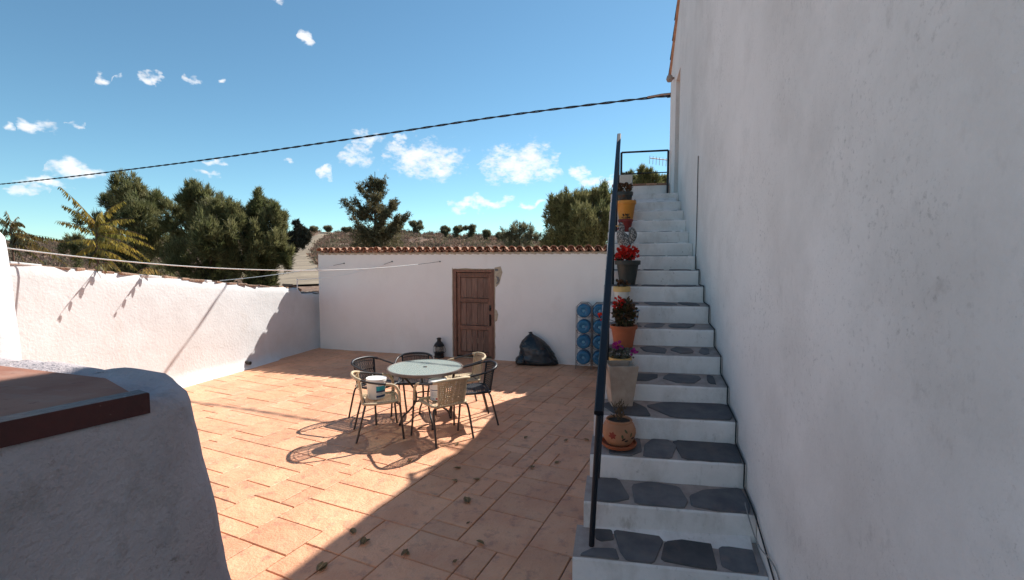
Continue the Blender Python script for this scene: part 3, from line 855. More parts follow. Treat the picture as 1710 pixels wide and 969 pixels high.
mb.box((0, 0.36, -0.05), (0.3, 2.8, 2.18)); mb.box((WL - 0.3, 0.36, -0.05), (WL, 2.8, 2.18)); mb.box((0, 2.81, -0.05), (WL, 3.05, 1.95))
mb.build('wall', 'outbuilding_plaster', ob)
mb = MB(); mb.box((0.02, 0.40, 0.0), (WL, 0.42, 0.005)); 
mb.box((D0, 0.02, 0.0), (D1, 0.33, 0.012)); mb.build('door_sill', 'patch', ob)
# door: frame, rails, planks
def dbox(name, x0, x1, z0, z1, y0, y1, m='frame_wood', par=ob, bev=0.004):
    mbd = MB(); mbd.box((x0, y0, z0), (x1, y1, z1), bev=bev); return mbd.build(name, m, par)
fr = thing('x', None, None); bpy.data.objects.remove(fr)
fr = dbox('door_frame', D0 + 0.004, D0 + 0.075, 0.012, DH - 0.004, 0.005, 0.10)
dbox('frame_post', D1 - 0.070, D1 - 0.004, 0.012, DH - 0.004, 0.005, 0.10, par=fr)
dbox('frame_head', D0 + 0.077, D1 - 0.072, DH - 0.062, DH - 0.004, 0.008, 0.10, par=fr)
dx0, dx1, dz0, dz1 = D0 + 0.085, D1 - 0.076, 0.05, DH - 0.075
door = dbox('door', dx0, dx0 + 0.075, dz0, dz1, 0.035, 0.075)
dbox('stile', dx1 - 0.07, dx1, dz0, dz1, 0.035, 0.075, par=door)
hh = dz1 - dz0
for (za, zb) in ((0.0, 0.045), (0.315, 0.365), (0.645, 0.695), (0.945, 1.0)):
    dbox('rail', dx0 + 0.077, dx1 - 0.072, dz0 + hh * za, dz0 + hh * zb, 0.037, 0.072, par=door)
px_ = np.linspace(dx0 + 0.07, dx1 - 0.066, 6)
for k in range(5):
    for (za, zb) in ((0.05, 0.31), (0.37, 0.64), (0.70, 0.94)):
        g = 0.006 if za == 0.05 and k in (1, 2, 3) else 0.0025
        dbox('plank', px_[k] + g, px_[k + 1] - g, dz0 + hh * za, dz0 + hh * zb, 0.058 + 0.003 * (k % 2), 0.074, 'door_wood', door, 0.002)
mb = MB(); mb.box((dx1 - 0.055, 0.02, 1.02), (dx1 - 0.012, 0.034, 1.14), bev=0.003); mb.lathe([(0.018, 0), (0.02, 0.012), (0.012, 0.02)], 12, (dx1 - 0.034, 0.02, 1.07), rot=Matrix.Rotation(R(90), 3, 'X')); mb.build('lock', 'black_iron', door)
mb = MB(); mb.tube([(dx1 - 0.034, 0.034, 0.93), (dx1 - 0.034, 0.0, 0.92), (dx1 - 0.030, -0.005, 0.82), (dx1 - 0.034, 0.03, 0.72)], 0.011, smooth_n=5); mb.box((dx1 - 0.05, 0.025, 0.70), (dx1 - 0.02, 0.034, 0.95)); mb.build('door_handle', 'black_iron', door)
for z_ in (0.35, 1.5):
    mb = MB(); mb.tube([(dx0 - 0.004, 0.03, z_), (dx0 - 0.004, 0.03, z_ + 0.09)], 0.009); mb.build('hinge', 'black_iron', door)
# bare render patches round the door
def patch(name, pts, th, m):
    mbp = MB(); n = len(pts)
    mbp.add([(x, -0.001, z) for x, z in pts] + [(x, -th, z) for x, z in pts], [tuple(range(n, 2 * n))] + [(i, (i + 1) % n, n + (i + 1) % n, n + i) for i in range(n)])
    return mbp.build(name, m, ob)
pp = [(826, 447), (836, 445), (839, 455), (836, 465), (834, 474), (828, 480), (826, 470)]
patch('bare_patch', [along(*p) for p in pp], 0.006, 'patch')
patch('bare_patch', [along(*p) for p in [(827, 449), (832, 449), (832, 453), (827, 453)]], 0.009, 'cement')
patch('bare_patch', [along(*p) for p in [(828, 461), (833, 463), (835, 468), (832, 474), (828, 474), (831, 470), (830, 465)]], 0.009, 'cement')
patch('bare_patch', [along(*p) for p in [(826, 516), (830, 519), (832, 526), (830, 536), (826, 538)]], 0.006, 'patch')
jag = []
for k in range(24):
    jag.append((D0 - 0.004 - 0.022 * abs(mnoise.noise(Vector((k * 0.7, 3, 0)))) - 0.008, 0.02 + k * (DH + 0.02) / 23))
patch('bare_patch', [(D0 + 0.0, 0.02)] + jag + [(D0 + 0.0, DH + 0.02)], 0.004, 'patch')
jag = [(D0 + (D1 - D0) * k / 14, DH + 0.012 + 0.02 * abs(mnoise.noise(Vector((k * 0.9, 8, 0))))) for k in range(15)]
patch('bare_patch', [(D0, DH)] + jag + [(D1, DH)], 0.005, 'patch')
jag = [(D1 + 0.012 + 0.03 * abs(mnoise.noise(Vector((k * 0.8, 5, 0)))), 0.03 + k * (DH - .05) / 23) for k in range(24)]
patch('bare_patch', [(D1, 0.03)] + jag + [(D1, DH - 0.02)], 0.004, 'patch')
# roof: deck, then every cover and channel tile at the eave
FALL = R(7)
roof2 = MB(); roof2.box((-0.05, 0.03, -0.075), (WL + 0.02, 3.2, -0.03))
roof2 = roof2.build('roof', 'terracotta_tile', ob)
roof2.location = (0, -0.0, EZ + 0.03); roof2.rotation_euler = (-FALL, 0, 0)
def barrel(r, L_, up=True, th=0.013, taper=0.85):
    m_ = MB(); seg = 9; vs = []; n = seg + 1
    for t_, rr in ((0, r), (1, r * taper)):
        for r_ in (rr, rr - th):
            for i in range(n):
                an = math.pi * i / seg
                s_ = math.sin(an) if up else -math.sin(an)
                vs.append((r_ * math.cos(an), t_ * L_, r_ * s_))
    fs = []
    for i in range(seg):
        fs += [(i, i + 1, 2 * n + i + 1, 2 * n + i), (n + i + 1, n + i, 3 * n + i, 3 * n + i + 1), (i + 1, i, n + i, n + i + 1), (2 * n + i, 2 * n + i + 1, 3 * n + i + 1, 3 * n + i)]
    for j in (0, seg): fs.append((j, n + j, 3 * n + j, 2 * n + j))
    m_.add(vs, fs); return m_
SP = 0.174
cov = chan = None
nt_ = int(WL / SP)
rt_ = random.Random(3)
for row in range(2):
    for k in range(nt_):
        xk = 0.07 + k * SP
        for kind in (0, 1):
            if kind == 0:
                if cov is None: o = barrel(0.076, 0.5).build('roof_tile', 'terracotta_tile', roof2, smooth=40); cov = o.data
                else: o = bpy.data.objects.new('roof_tile', cov); COL.objects.link(o); o.parent = roof2
                o.location = (xk + rt_.gauss(0, 0.006), -0.075 + row * 0.44 + rt_.gauss(0, 0.012), 0.022 + rt_.gauss(0, 0.004) )
                o.rotation_euler = (rt_.gauss(0, 0.01), rt_.gauss(0, 0.03), rt_.gauss(0, 0.02))
            else:
                if row: continue
                if chan is None: o = barrel(0.074, 0.9, up=False).build('roof_tile', 'terracotta_tile', roof2, smooth=40); chan = o.data
                else: o = bpy.data.objects.new('roof_tile', chan); COL.objects.link(o); o.parent = roof2
                o.location = (xk + SP / 2, -0.055 + rt_.gauss(0, 0.012), 0.046)
                o.rotation_euler = (0, rt_.gauss(0, 0.03), rt_.gauss(0, 0.015))
jagm = MB()   # mortar bedding under the eave tiles
for k in range(nt_ * 3):
    x = k * WL / (nt_ * 3)
    jagm.box((x, -0.012, EZ - 0.03 - 0.008 * (k % 3)), (x + WL / (nt_ * 3) - 0.001, 0.02, EZ + 0.005), bev=0.004)
tag(jagm.build('eave_mortar', 'patch', ob), kind='stuff')

# ------------------------------------------------------------------ left boundary wall
lw = thing('boundary_wall', 'sunlit white plastered boundary wall with broken stone coping on the left', 'wall', (-7.2, 6, 0))
top_y = [-6, 1.0, 4.26, 5.04, 5.97, 7.19, 8.7, 9.4, 9.45, 10.4]
top_z = [2.5, 2.30, 2.06, 1.97, 1.84, 1.70, 1.52, 1.47, 1.33, 1.30]
mb = MB()
yy = np.arange(-5.2, 10.31, 0.16)
zl = np.array([0, 0.02, 0.06, 0.10, 0.15, 0.3, 0.55, 0.8, 0.92, 0.97, 1.0])
n = len(zl) + 3
vs = []
for y in yy:
    xb = -7.06 - 0.02 * max(0, 8 - y)
    tz = float(np.interp(y, top_y, top_z)) + 0.012 * mnoise.noise(Vector((y * 2.5, 1, 4)))
    for k in zl:
        z = -0.03 + (tz + 0.03) * k
        foot = 0.10 * max(0, 1 - z / 0.16) ** 1.6 if y < 8.6 else 0.03 * max(0, 1 - z / 0.16)
        bulge = 0.025 * mnoise.noise(Vector((y * 0.7, z * 0.9, 2))) + 0.012 * mnoise.noise(Vector((y * 2.3, z * 2.6, 7)))
        rnd = 0.035 * max(0, (k - 0.92) / 0.08) ** 2
        vs.append((xb + foot + bulge - rnd + 7.2, y - 6, z))
    vs.append((xb - 0.16 + 7.2, y - 6, tz + 0.01)); vs.append((xb - 0.32 + 7.2, y - 6, tz - 0.01)); vs.append((xb - 0.33 + 7.2, y - 6, -0.1))
fs = []
for i in range(len(yy) - 1):
    for k in range(n - 1): fs.append((i * n + k, (i + 1) * n + k, (i + 1) * n + k + 1, i * n + k + 1))
fs.append(tuple(range(n))); fs.append(tuple(reversed(range((len(yy) - 1) * n, len(yy) * n))))
mb.add(vs, fs); mb.build('wall_body', 'white_plaster', lw, smooth=60)
y = 2.2; rc = random.Random(9)
while y < 10.1:
    L_ = rc.uniform(0.13, 0.36)
    tz = float(np.interp(y + L_ / 2, top_y, top_z)); sl = (float(np.interp(y + L_, top_y, top_z)) - float(np.interp(y, top_y, top_z))) / L_
    if abs(sl) > 0.5: y += L_; continue
    dark = y > 9.38
    mbc = MB(); th = rc.uniform(0.008, 0.026)
    mbc.box((-0.15, -L_ / 2 + 0.004, -0.02), (0.125 + rc.uniform(-.025, .025), L_ / 2 - 0.004, th), bev=0.012)
    mbc.v = [(a_ + 0.016 * mnoise.noise(Vector((a_ * 9, b_ * 9 + y * 5, c_ * 9))), b_ + 0.012 * mnoise.noise(Vector((a_ * 11 + y, b_ * 8, 3))), c_ + 0.016 * mnoise.noise(Vector((a_ * 8, b_ * 10 + y * 3, 5)))) for a_, b_, c_ in mbc.v]
    o = mbc.build('coping_stone', 'cement' if dark else ('white_plaster' if rc.random() < 0.1 else 'coping'), lw)
    xb = -7.06 - 0.02 * max(0, 8 - y)
    o.location = (xb - 0.155 + 7.2, y + L_ / 2 - 6, tz + 0.004); o.rotation_euler = (math.atan(sl) + rc.gauss(0, 0.02), rc.gauss(0, 0.05), rc.gauss(0, 0.08))
    y += L_ + rc.uniform(0.0, 0.05)
mb = MB(); p_ = Vector((-7.02, 7.78, 0.12)); mb.tube([(p_.x + 7.15, p_.y - 6, p_.z), (p_.x + 7.27, p_.y - 6, p_.z - 0.01)], 0.035, 10); mb.build('drain_pipe', 'black_iron', lw)
# ------------------------------------------------------------------ cistern with lid in the left foreground
ci = thing('cistern', 'white plastered cistern block with rounded rim in the shaded left foreground', 'cistern', (-1.9, 0.9, 0))
TZ = 1.70
prof = [(-1.64, 0.08), (-1.395, 0.80), (-1.305, 1.07), (-1.29, 1.13), (-1.305, 1.19), (-1.355, 1.25), (-1.46, 1.295), (-1.9, 1.35), (-3.3, 1.48), (-3.3, 0.08)]
pr = []
for i in range(len(prof)):        # subdivide outline
    a_, b_ = prof[i], prof[(i + 1) % len(prof)]
    m_ = max(1, int(math.hypot(b_[0] - a_[0], b_[1] - a_[1]) / 0.035))
    for k in range(m_): pr.append((a_[0] + (b_[0] - a_[0]) * k / m_, a_[1] + (b_[1] - a_[1]) * k / m_))
cen = Vector((-2.3, 0.7))
zs = [0] + list(np.arange(0.5, TZ - 0.1, 0.04)) + [TZ - 0.055, TZ - 0.028, TZ - 0.010, TZ - 0.002, TZ - 0.002, TZ - 0.010]
ins = [0] * (len(zs) - 6) + [0.002, 0.009, 0.024, 0.05, 0.08, 0.11]
vs = []; n = len(pr)
for z, ins_ in zip(zs, ins):
    for k, (x, y) in enumerate(pr):
        d = (cen - Vector((x, y))).normalized()
        batter = -0.15 * (TZ - z)
        nn = 0.010 * mnoise.noise(Vector((x * 4, y * 4, z * 4))) + 0.005 * mnoise.noise(Vector((x * 13, y * 13, z * 13)))
        q_ = Vector((x, y)) + d * (ins_ + batter + nn)
        zz = z
        if z > TZ - 0.1: zz += 0.010 * mnoise.noise(Vector((x * 6, y * 6, 1))) + 0.016 * math.exp(-((x + 1.52) ** 2 + (y - 1.27) ** 2) / 0.02) + 0.024 * math.exp(-((y - 1.32 + 0.09 * (x + 1.46)) / 0.05) ** 2) + 0.012 * mnoise.noise(Vector((x * 9, y * 9, 7)))
        vs.append((q_.x + 1.9, q_.y - 0.9, zz))
fs = []
for r_ in range(len(zs) - 1):
    for k in range(n):
        l = (k + 1) % n; fs.append((r_ * n + k, r_ * n + l, (r_ + 1) * n + l, (r_ + 1) * n + k))
fs.append(tuple(range((len(zs) - 1) * n, len(zs) * n)))
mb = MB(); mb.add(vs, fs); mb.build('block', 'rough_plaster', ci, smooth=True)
# lid: rusty plate lying in an angle-iron frame
lid = thing('lid', 'rusty brown metal lid with a dark red frame', None, (0, 0, TZ)); lid.parent = ci
fr0 = Vector((-1.655, 0.10)); fr1 = Vector((-1.335, 1.075))      # front edge of the lid
dd = (fr1 - fr0).normalized(); nn = Vector((-dd.y, dd.x))
mb = MB(); mb.prism([(p.x + 1.9, p.y - 0.9) for p in [fr0 + nn * .030, fr1 + nn * .03 - dd * .01, Vector((-1.60, 1.185)), Vector((-2.25, 1.255)), Vector((-3.2, 1.35)), Vector((-3.2, 0.12))]], -0.03, 0.022, bev=0.003); mb.build('plate', 'lid_metal', lid)
mb = MB(); mb.prism([(p.x + 1.9, p.y - 0.9) for p in [fr0 - nn * 0.036, fr1 - nn * 0.036 + dd * .01, fr1 + nn * 0.022 + dd * .01, fr0 + nn * .022]], -0.034, 0.026, bev=0.004); mb.build('frame_bar', 'lid_frame', lid)
mb = MB()
for k in range(4): mb.tube([(-0.2 - .2 * k, 0.2, 0.016), (-0.22 - .2 * k, 0.32, 0.016)], 0.003, 5)
# white pillar at the left edge
pi_ = thing('plaster_pillar', 'sunlit white plaster pillar edge at the far left of the picture', 'pillar', (at_y(19, 560, 1.75).x - 0.315, 1.75, 0))
vs = []; n = 20
zz_ = list(np.arange(0, 2.27, 0.06)) + [2.30, 2.33, 2.35]
for z in zz_:
    rr = 0.205 if z < 2.2 else 0.205 - (z - 2.2) ** 2 * 5
    rr -= 0.06 * max(0, (z - 1.7))
    for k in range(n):
        a_ = 2 * math.pi * k / n; r_ = rr * (1 + 0.05 * mnoise.noise(Vector((math.cos(a_) * 1.5, math.sin(a_) * 1.5, z * 3))))
        vs.append((r_ * math.cos(a_), r_ * math.sin(a_) * 0.9, z))
fs = [(i * n + k, i * n + (k + 1) % n, (i + 1) * n + (k + 1) % n, (i + 1) * n + k) for i in range(len(zz_) - 1) for k in range(n)] + [tuple(range((len(zz_) - 1) * n, len(zz_) * n))]
mb = MB(); mb.add(vs, fs); mb.build('pillar_shaft', 'white_plaster', pi_, smooth=True)

# ------------------------------------------------------------------ table
TC = Vector((-2.449, 5.70, 0))
TH_ = 0.72; TR = 0.475
tb = thing('patio_table', 'round rippled glass patio table standing in the middle of six chairs', 'table', TC, R(20))
mb = MB(); mb.lathe([(0.012, TH_ - 0.005), (TR - 0.012, TH_ - 0.005), (TR - 0.012, TH_ + 0.002), (0.012, TH_ + 0.002)], 56); mb.build('glass_top', 'table_glass', tb)
mb = MB(); prof_ = [(TR - 0.0115, TH_ - 0.028), (TR + 0.004, TH_ - 0.03), (TR + 0.010, TH_ - 0.012), (TR + 0.006, TH_ + 0.005), (TR - 0.008, TH_ + 0.007), (TR - 0.0115, TH_ + 0.003)]
mb.lathe(prof_ + [prof_[0]], 56); mb.f = mb.f[:-2]; mb.m = mb.m[:-2]; mb.build('rim', 'rim', tb, smooth=50)
mb = MB(); mb.lathe([(0.012, TH_ - 0.012), (0.026, TH_ - 0.012), (0.026, TH_ + 0.006), (0.012, TH_ + 0.008)], 20); mb.build('parasol_ring', 'tube', tb)
for k in range(4):
    a_ = math.pi / 2 * k + 0.3; c, s_ = math.cos(a_), math.sin(a_)
    P_ = [(r_ * c, r_ * s_, z) for r_, z in ((TR - 0.10, TH_ - 0.02), (0.26, 0.60), (0.15, 0.46), (0.12, 0.36), (0.14, 0.26), (0.22, 0.17), (0.30, 0.10), (0.335, 0.012))]
    mb = MB(); mb.tube(P_, 0.0125, 8, smooth_n=5); lg = mb.build('leg', 'tube', tb, smooth=50)
    mb = MB(); mb.lathe([(0.016, 0), (0.016, 0.02), (0.008, 0.026)], 10, P_[-1][:2] + (0.0,)); mb.build('foot', 'black_wicker', lg)
mb = MB(); ring = [(0.145 * math.cos(t), 0.145 * math.sin(t), 0.36) for t in np.linspace(0, 2 * math.pi, 33)]; mb.tube(ring, 0.009, 8, caps=False); mb.build('brace_ring', 'tube', tb, smooth=50)
mb = MB(); ring = [((TR - 0.06) * math.cos(t), (TR - 0.06) * math.sin(t), TH_ - 0.02) for t in np.linspace(0, 2 * math.pi, 49)]; mb.tube(ring, 0.009, 8, caps=False); mb.build('support_ring', 'tube', tb, smooth=50)

# ------------------------------------------------------------------ chairs
def chair(label, pos, face_dir, beige, dense, seed):
    rz = math.atan2(-face_dir[0], face_dir[1])
    ch = thing('patio_chair', label, 'chair', (pos[0], pos[1], 0), rz, 'six tube and wicker chairs around the table')
    wk = 'beige_wicker' if beige else 'black_wicker'
    rr = random.Random(seed)
    T = 0.0125
    # arm loop: front leg top - arm - round the back
    loop = [(-0.275, 0.215, 0.44), (-0.272, 0.205, 0.56), (-0.268, 0.16, 0.635), (-0.265, 0.06, 0.66), (-0.262, -0.08, 0.685), (-0.235, -0.20, 0.715), (-0.15, -0.275, 0.742), (0, -0.30, 0.75)]
    loop = loop + [(-x, y, z) for x, y, z in reversed(loop[:-1])]
    mb = MB(); mb.tube(loop, T, 8, smooth_n=4); ar = mb.build('arm_frame', 'tube', ch, smooth=50)
    for s in (-1, 1):
        mb = MB(); mb.tube([(s * 0.275, 0.215, 0.44), (s * 0.285, 0.235, 0.2), (s * 0.295, 0.255, 0.0)], T, 8); mb.build('leg', 'tube', ch, smooth=50)
        mb = MB(); mb.tube([(s * 0.14, -0.165, 0.415), (s * 0.205, -0.17, 0.405), (s * 0.228, -0.185, 0.36), (s * 0.238, -0.23, 0.18), (s * 0.245, -0.275, 0.0)], T, 8, smooth_n=4); mb.build('leg', 'tube', ch, smooth=50)
    mb = MB(); mb.tube([(-0.14, -0.165, 0.415), (0.14, -0.165, 0.415)], T * 0.98, 8); mb.build('rear_crossbar', 'tube', ch)
    for s in (-1, 1):
        mb = MB(); mb.tube([(s * 0.276, 0.19, 0.425), (s * 0.18, 0.17, 0.425)], T * 0.9, 8); mb.build('seat_bracket', 'tube', ch)
    # seat: frame and woven strands
    sf = [(-0.20, -0.18, 0.43), (-0.215, 0.0, 0.425), (-0.215, 0.17, 0.43), (-0.18, 0.215, 0.432), (0, 0.225, 0.43), (0.18, 0.215, 0.432), (0.215, 0.17, 0.43), (0.215, 0.0, 0.425), (0.20, -0.18, 0.43), (0, -0.19, 0.43), (-0.20, -0.18, 0.43)]
    mb = MB(); mb.tube(sf, T * 1.25, 8, smooth_n=3); st = mb.build('seat_frame', wk, ch, smooth=50)
    mb = MB(); ns = 30
    for k in range(ns):
        y = -0.175 + 0.385 * (k + 0.5) / ns; w = 0.0048 if not dense else 0.0058
        x0 = 0.212 if y < 0.16 else 0.195
        sg = 9; vs = []
        for t in range(sg + 1):
            x = -x0 + 2 * x0 * t / sg; z = 0.434 - 0.014 * math.sin(math.pi * t / sg) + (0.0025 if (t + k) % 2 else -0.0025)
            vs += [(x, y - w, z), (x, y + w, z)]
        mb.add(vs, [(2 * t, 2 * t + 2, 2 * t + 3, 2 * t + 1) for t in range(sg)])
    for k in range(8):
        x = -0.185 + 0.37 * k / 7
        mb.box((x - 0.004, -0.17, 0.418), (x + 0.004, 0.205, 0.424))
    mb.build('seat_weave', wk, ch)
    # back: side rods and vertical strands from seat to the top loop
    def bp(u, v):      # u -1..1 across, v 0..1 up
        w = 0.165 + 0.02 * v
        x = u * w
        y = -0.19 - 0.055 * v - (0.055 * v + 0.012) * (1 - u * u) + 0.015 * v
        z = 0.44 + (0.295 + 0.012 * (1 - u * u)) * v
        return Vector((x, y, z))
    for s in (-1, 1):
        mb = MB(); mb.tube([bp(s, t) for t in (0, 0.33, 0.66, 1)], T * 1.1, 8); mb.build('back_rod', wk, ch, smooth=50)
    mb = MB(); nb = 30 if dense else 24
    for k in range(nb):
        u = -1 + 2 * (k + 0.5) / nb; w = (0.0062 if dense else 0.0048)
        if beige and not dense and rr.random() < 0.06: continue
        du = rr.gauss(0, 0.012); vs = []; sg = 8
        for t in range(sg + 1):
            p = bp(u + du * math.sin(math.pi * t / sg), t / sg); off = 0.003 if (t + k) % 2 else -0.003
            vs += [(p.x - w, p.y + off, p.z), (p.x + w, p.y + off, p.z)]
        mb.add(vs, [(2 * t, 2 * t + 1, 2 * t + 3, 2 * t + 2) for t in range(sg)])
    for v in (0.12, 0.5, 0.88) if not dense else np.linspace(0.05, 0.95, 12):
        h = 0.005; vs = []; sg = 10
        for t in range(sg + 1):
            p = bp(-1 + 2 * t / sg, v); vs += [(p.x, p.y + 0.001, p.z - h), (p.x, p.y + 0.001, p.z + h)]
        mb.add(vs, [(2 * t, 2 * t + 2, 2 * t + 3, 2 * t + 1) for t in range(sg)])
    mb.build('back_weave', wk, ch)
    # wrapped sections of the frame
    cl = catmull(loop, 8); m_ = len(cl)
    segs = {'back_wrap': (0.36, 0.64)}
    for nm, (t0, t1) in segs.items():
        mb = MB(); mb.tube(cl[int(m_ * t0):int(m_ * t1)], T * 1.35, 8); mb.build(nm, wk, ch, smooth=50)
    if beige:
        for (t0, t1) in ((0.0, 0.22), (0.78, 1.0)):
            mb = MB(); mb.tube(cl[int(m_ * t0):int(m_ * t1)], T * 1.3, 8); mb.build('arm_wrap', wk, ch, smooth=50)
    if seed == 6:   # broken strands of the damaged back
        mb = MB()
        for k in range(26):
            p = bp(rr.uniform(-0.6, 0.1), rr.choice((0.22, 0.72)) + rr.gauss(0, 0.05)); d = Vector((rr.gauss(0, 0.03), -0.008 - abs(rr.gauss(0, 0.012)), rr.gauss(0, 0.025)))
            mb.tube([p + Vector((0, -0.006, 0)), p + d * 0.6 + Vector((0, -0.01, 0)), p + d], 0.0012, 4)
        tag(mb.build('frayed_strands', 'white_glaze', ch), kind='stuff')
    return ch
CH = {}
CH['A'] = chair('beige wicker chair left of the glass table holding the teal-labelled bucket', (-2.84, 5.19), (0.83, 0.56), True, False, 1)
CH['B'] = chair('black wicker chair at the left side of the glass table, behind the teal-label bucket', (-3.19, 5.80), (0.96, -0.25), False, False, 2)
CH['C'] = chair('black wicker chair at the far side of the glass table, nearest the lantern', (-2.79, 6.12), (0.35, -0.94), False, False, 3)
CH['D'] = chair('beige wicker chair behind the glass table, in front of the wooden door', (-2.16, 6.36), (-0.82, -0.57), True, True, 4)
CH['E'] = chair('black wicker chair at the right of the glass table by the shadow edge', (-1.86, 5.86), (-0.86, -0.50), False, True, 5)
CH['F'] = chair('beige wicker chair with torn back turned to the camera, holding a white bucket', (-2.04, 5.27), (-0.77, 0.64), True, True, 6)

# ------------------------------------------------------------------ buckets
def bucket(label, chair_, off, h, r, kind):
    M_ = Matrix.Rotation(chair_.rotation_euler.z, 3, 'Z')
    p = Vector(chair_.location) + M_ @ Vector((off[0], off[1], 0.437))
    b = thing('bucket', label, 'bucket', p, 0, None)
    mb = MB(); mb.lathe([(0.01, 0.0), (r * 0.84, 0.0), (r * 0.87, 0.008), (r * 0.985, h - 0.03), (r * 0.99, h)], 36); mb.build('body', 'white_plastic', b, smooth=40)
    mb = MB(); mb.lathe([(r * 1.0, h - 0.028), (r * 1.045, h - 0.026), (r * 1.05, h + 0.004), (r * 1.02, h + 0.008), (r * 0.97, h + 0.004), (r * 0.95, h + 0.001), (0.01, h + 0.001)], 36); mb.build('lid', 'white_plastic', b, smooth=40)
    mb = MB(); hp = [(r * 1.05 * math.cos(t), r * 1.05 * math.sin(t), h - 0.035 - 0.06 * math.sin(t)) for t in np.linspace(R(20), R(160), 15)]
    mb.tube(hp, 0.002, 5); mb.build('handle', 'wire', b)
    def band(a0, a1, z0, z1, m_, nm='label_print'):
        mbb = MB(); vs = []; k = 12
        for i in range(k + 1):
            a_ = R(a0 + (a1 - a0) * i / k)
            for z in (z0, z1):
                rr = r * (0.87 + 0.115 * (z / h)) + 0.0015
                vs.append((rr * math.cos(a_), rr * math.sin(a_), z))
        mbb.add(vs, [(2 * i, 2 * i + 2, 2 * i + 3, 2 * i + 1) for i in range(k)])
        mbb.build(nm, m_, b, smooth=True)
    if kind == 0:
        band(-62, 10, h * 0.45, h * 0.68, 'label_teal'); band(-62, 10, h * 0.36, h * 0.45, 'label_navy'); band(-62, 10, h * 0.10, h * 0.21, 'label_navy'); band(-58, -20, h * 0.28, h * 0.31, 'label_grey'); band(-50, -20, h * 0.72, h * 0.75, 'label_grey')
    else:
        band(-125, -65, h * 0.54, h * 0.58, 'label_navy'); 
        for k in range(5): band(-122, -70 - 6 * (k % 2), h * (0.24 + 0.05 * k), h * (0.265 + 0.05 * k), 'label_grey')
        band(-85, -68, h * 0.06, h * 0.16, 'label_red'); band(-112, -96, h * 0.06, h * 0.15, 'label_grey')
bucket('white plastic paint bucket with teal and navy label on the beige front left chair', CH['A'], (-0.02, -0.02), 0.235, 0.115, 0)
bucket('white lidded bucket with small grey print on the torn beige chair', CH['F'], (-0.02, 0.09), 0.225, 0.105, 1)

# ------------------------------------------------------------------ lantern by the door
p = at_z(734, 597, 0.0)
ln = thing('lantern', 'black iron ship lantern standing on the patio beside the wooden door', 'lantern', (p.x, p.y - 0.02, 0))
S_ = 1.0
mb = MB(); mb.lathe([(0.01, 0.0), (0.10, 0.0), (0.105, 0.015), (0.10, 0.03), (0.10, 0.10), (0.108, 0.11), (0.095, 0.125), (0.08, 0.13), (0.01, 0.13)], 28); mb.build('base', 'black_iron', ln, smooth=40)
mb = MB(); mb.lathe([(0.078, 0.131), (0.085, 0.16), (0.088, 0.19), (0.085, 0.22), (0.078, 0.249)], 28); mb.build('glass', 'lamp_glass', ln, smooth=True)
mb = MB(); mb.lathe([(0.02, 0.131), (0.03, 0.15), (0.018, 0.175), (0.008, 0.20), (0.004, 0.215)], 14); mb.build('burner', 'white_glaze', ln, smooth=True)
mb = MB(); mb.lathe([(0.01, 0.25), (0.108, 0.25), (0.112, 0.262), (0.10, 0.29), (0.07, 0.33), (0.05, 0.345), (0.042, 0.36), (0.042, 0.40), (0.05, 0.405), (0.05, 0.42), (0.03, 0.432), (0.01, 0.435)], 28); mb.build('cap', 'black_iron', ln, smooth=40)
for k in range(6):
    a_ = k * math.pi / 3 + 0.2
    mb = MB(); mb.tube([(0.098 * math.cos(a_), 0.098 * math.sin(a_), 0.11), (0.10 * math.cos(a_), 0.10 * math.sin(a_), 0.26)], 0.0035, 6); mb.build('guard_rod', 'black_iron', ln)
mb = MB(); mb.tube([(-0.11, 0, 0.26), (-0.135, 0.0, 0.2), (-0.12, -0.0, 0.08)], 0.004, 6, smooth_n=4); mb.tube([(0.11, 0, 0.26), (0.16, -0.02, 0.17), (0.13, -0.03, 0.12), (0.105, -0.02, 0.13)], 0.004, 6, smooth_n=4); mb.build('handle', 'black_iron', ln)

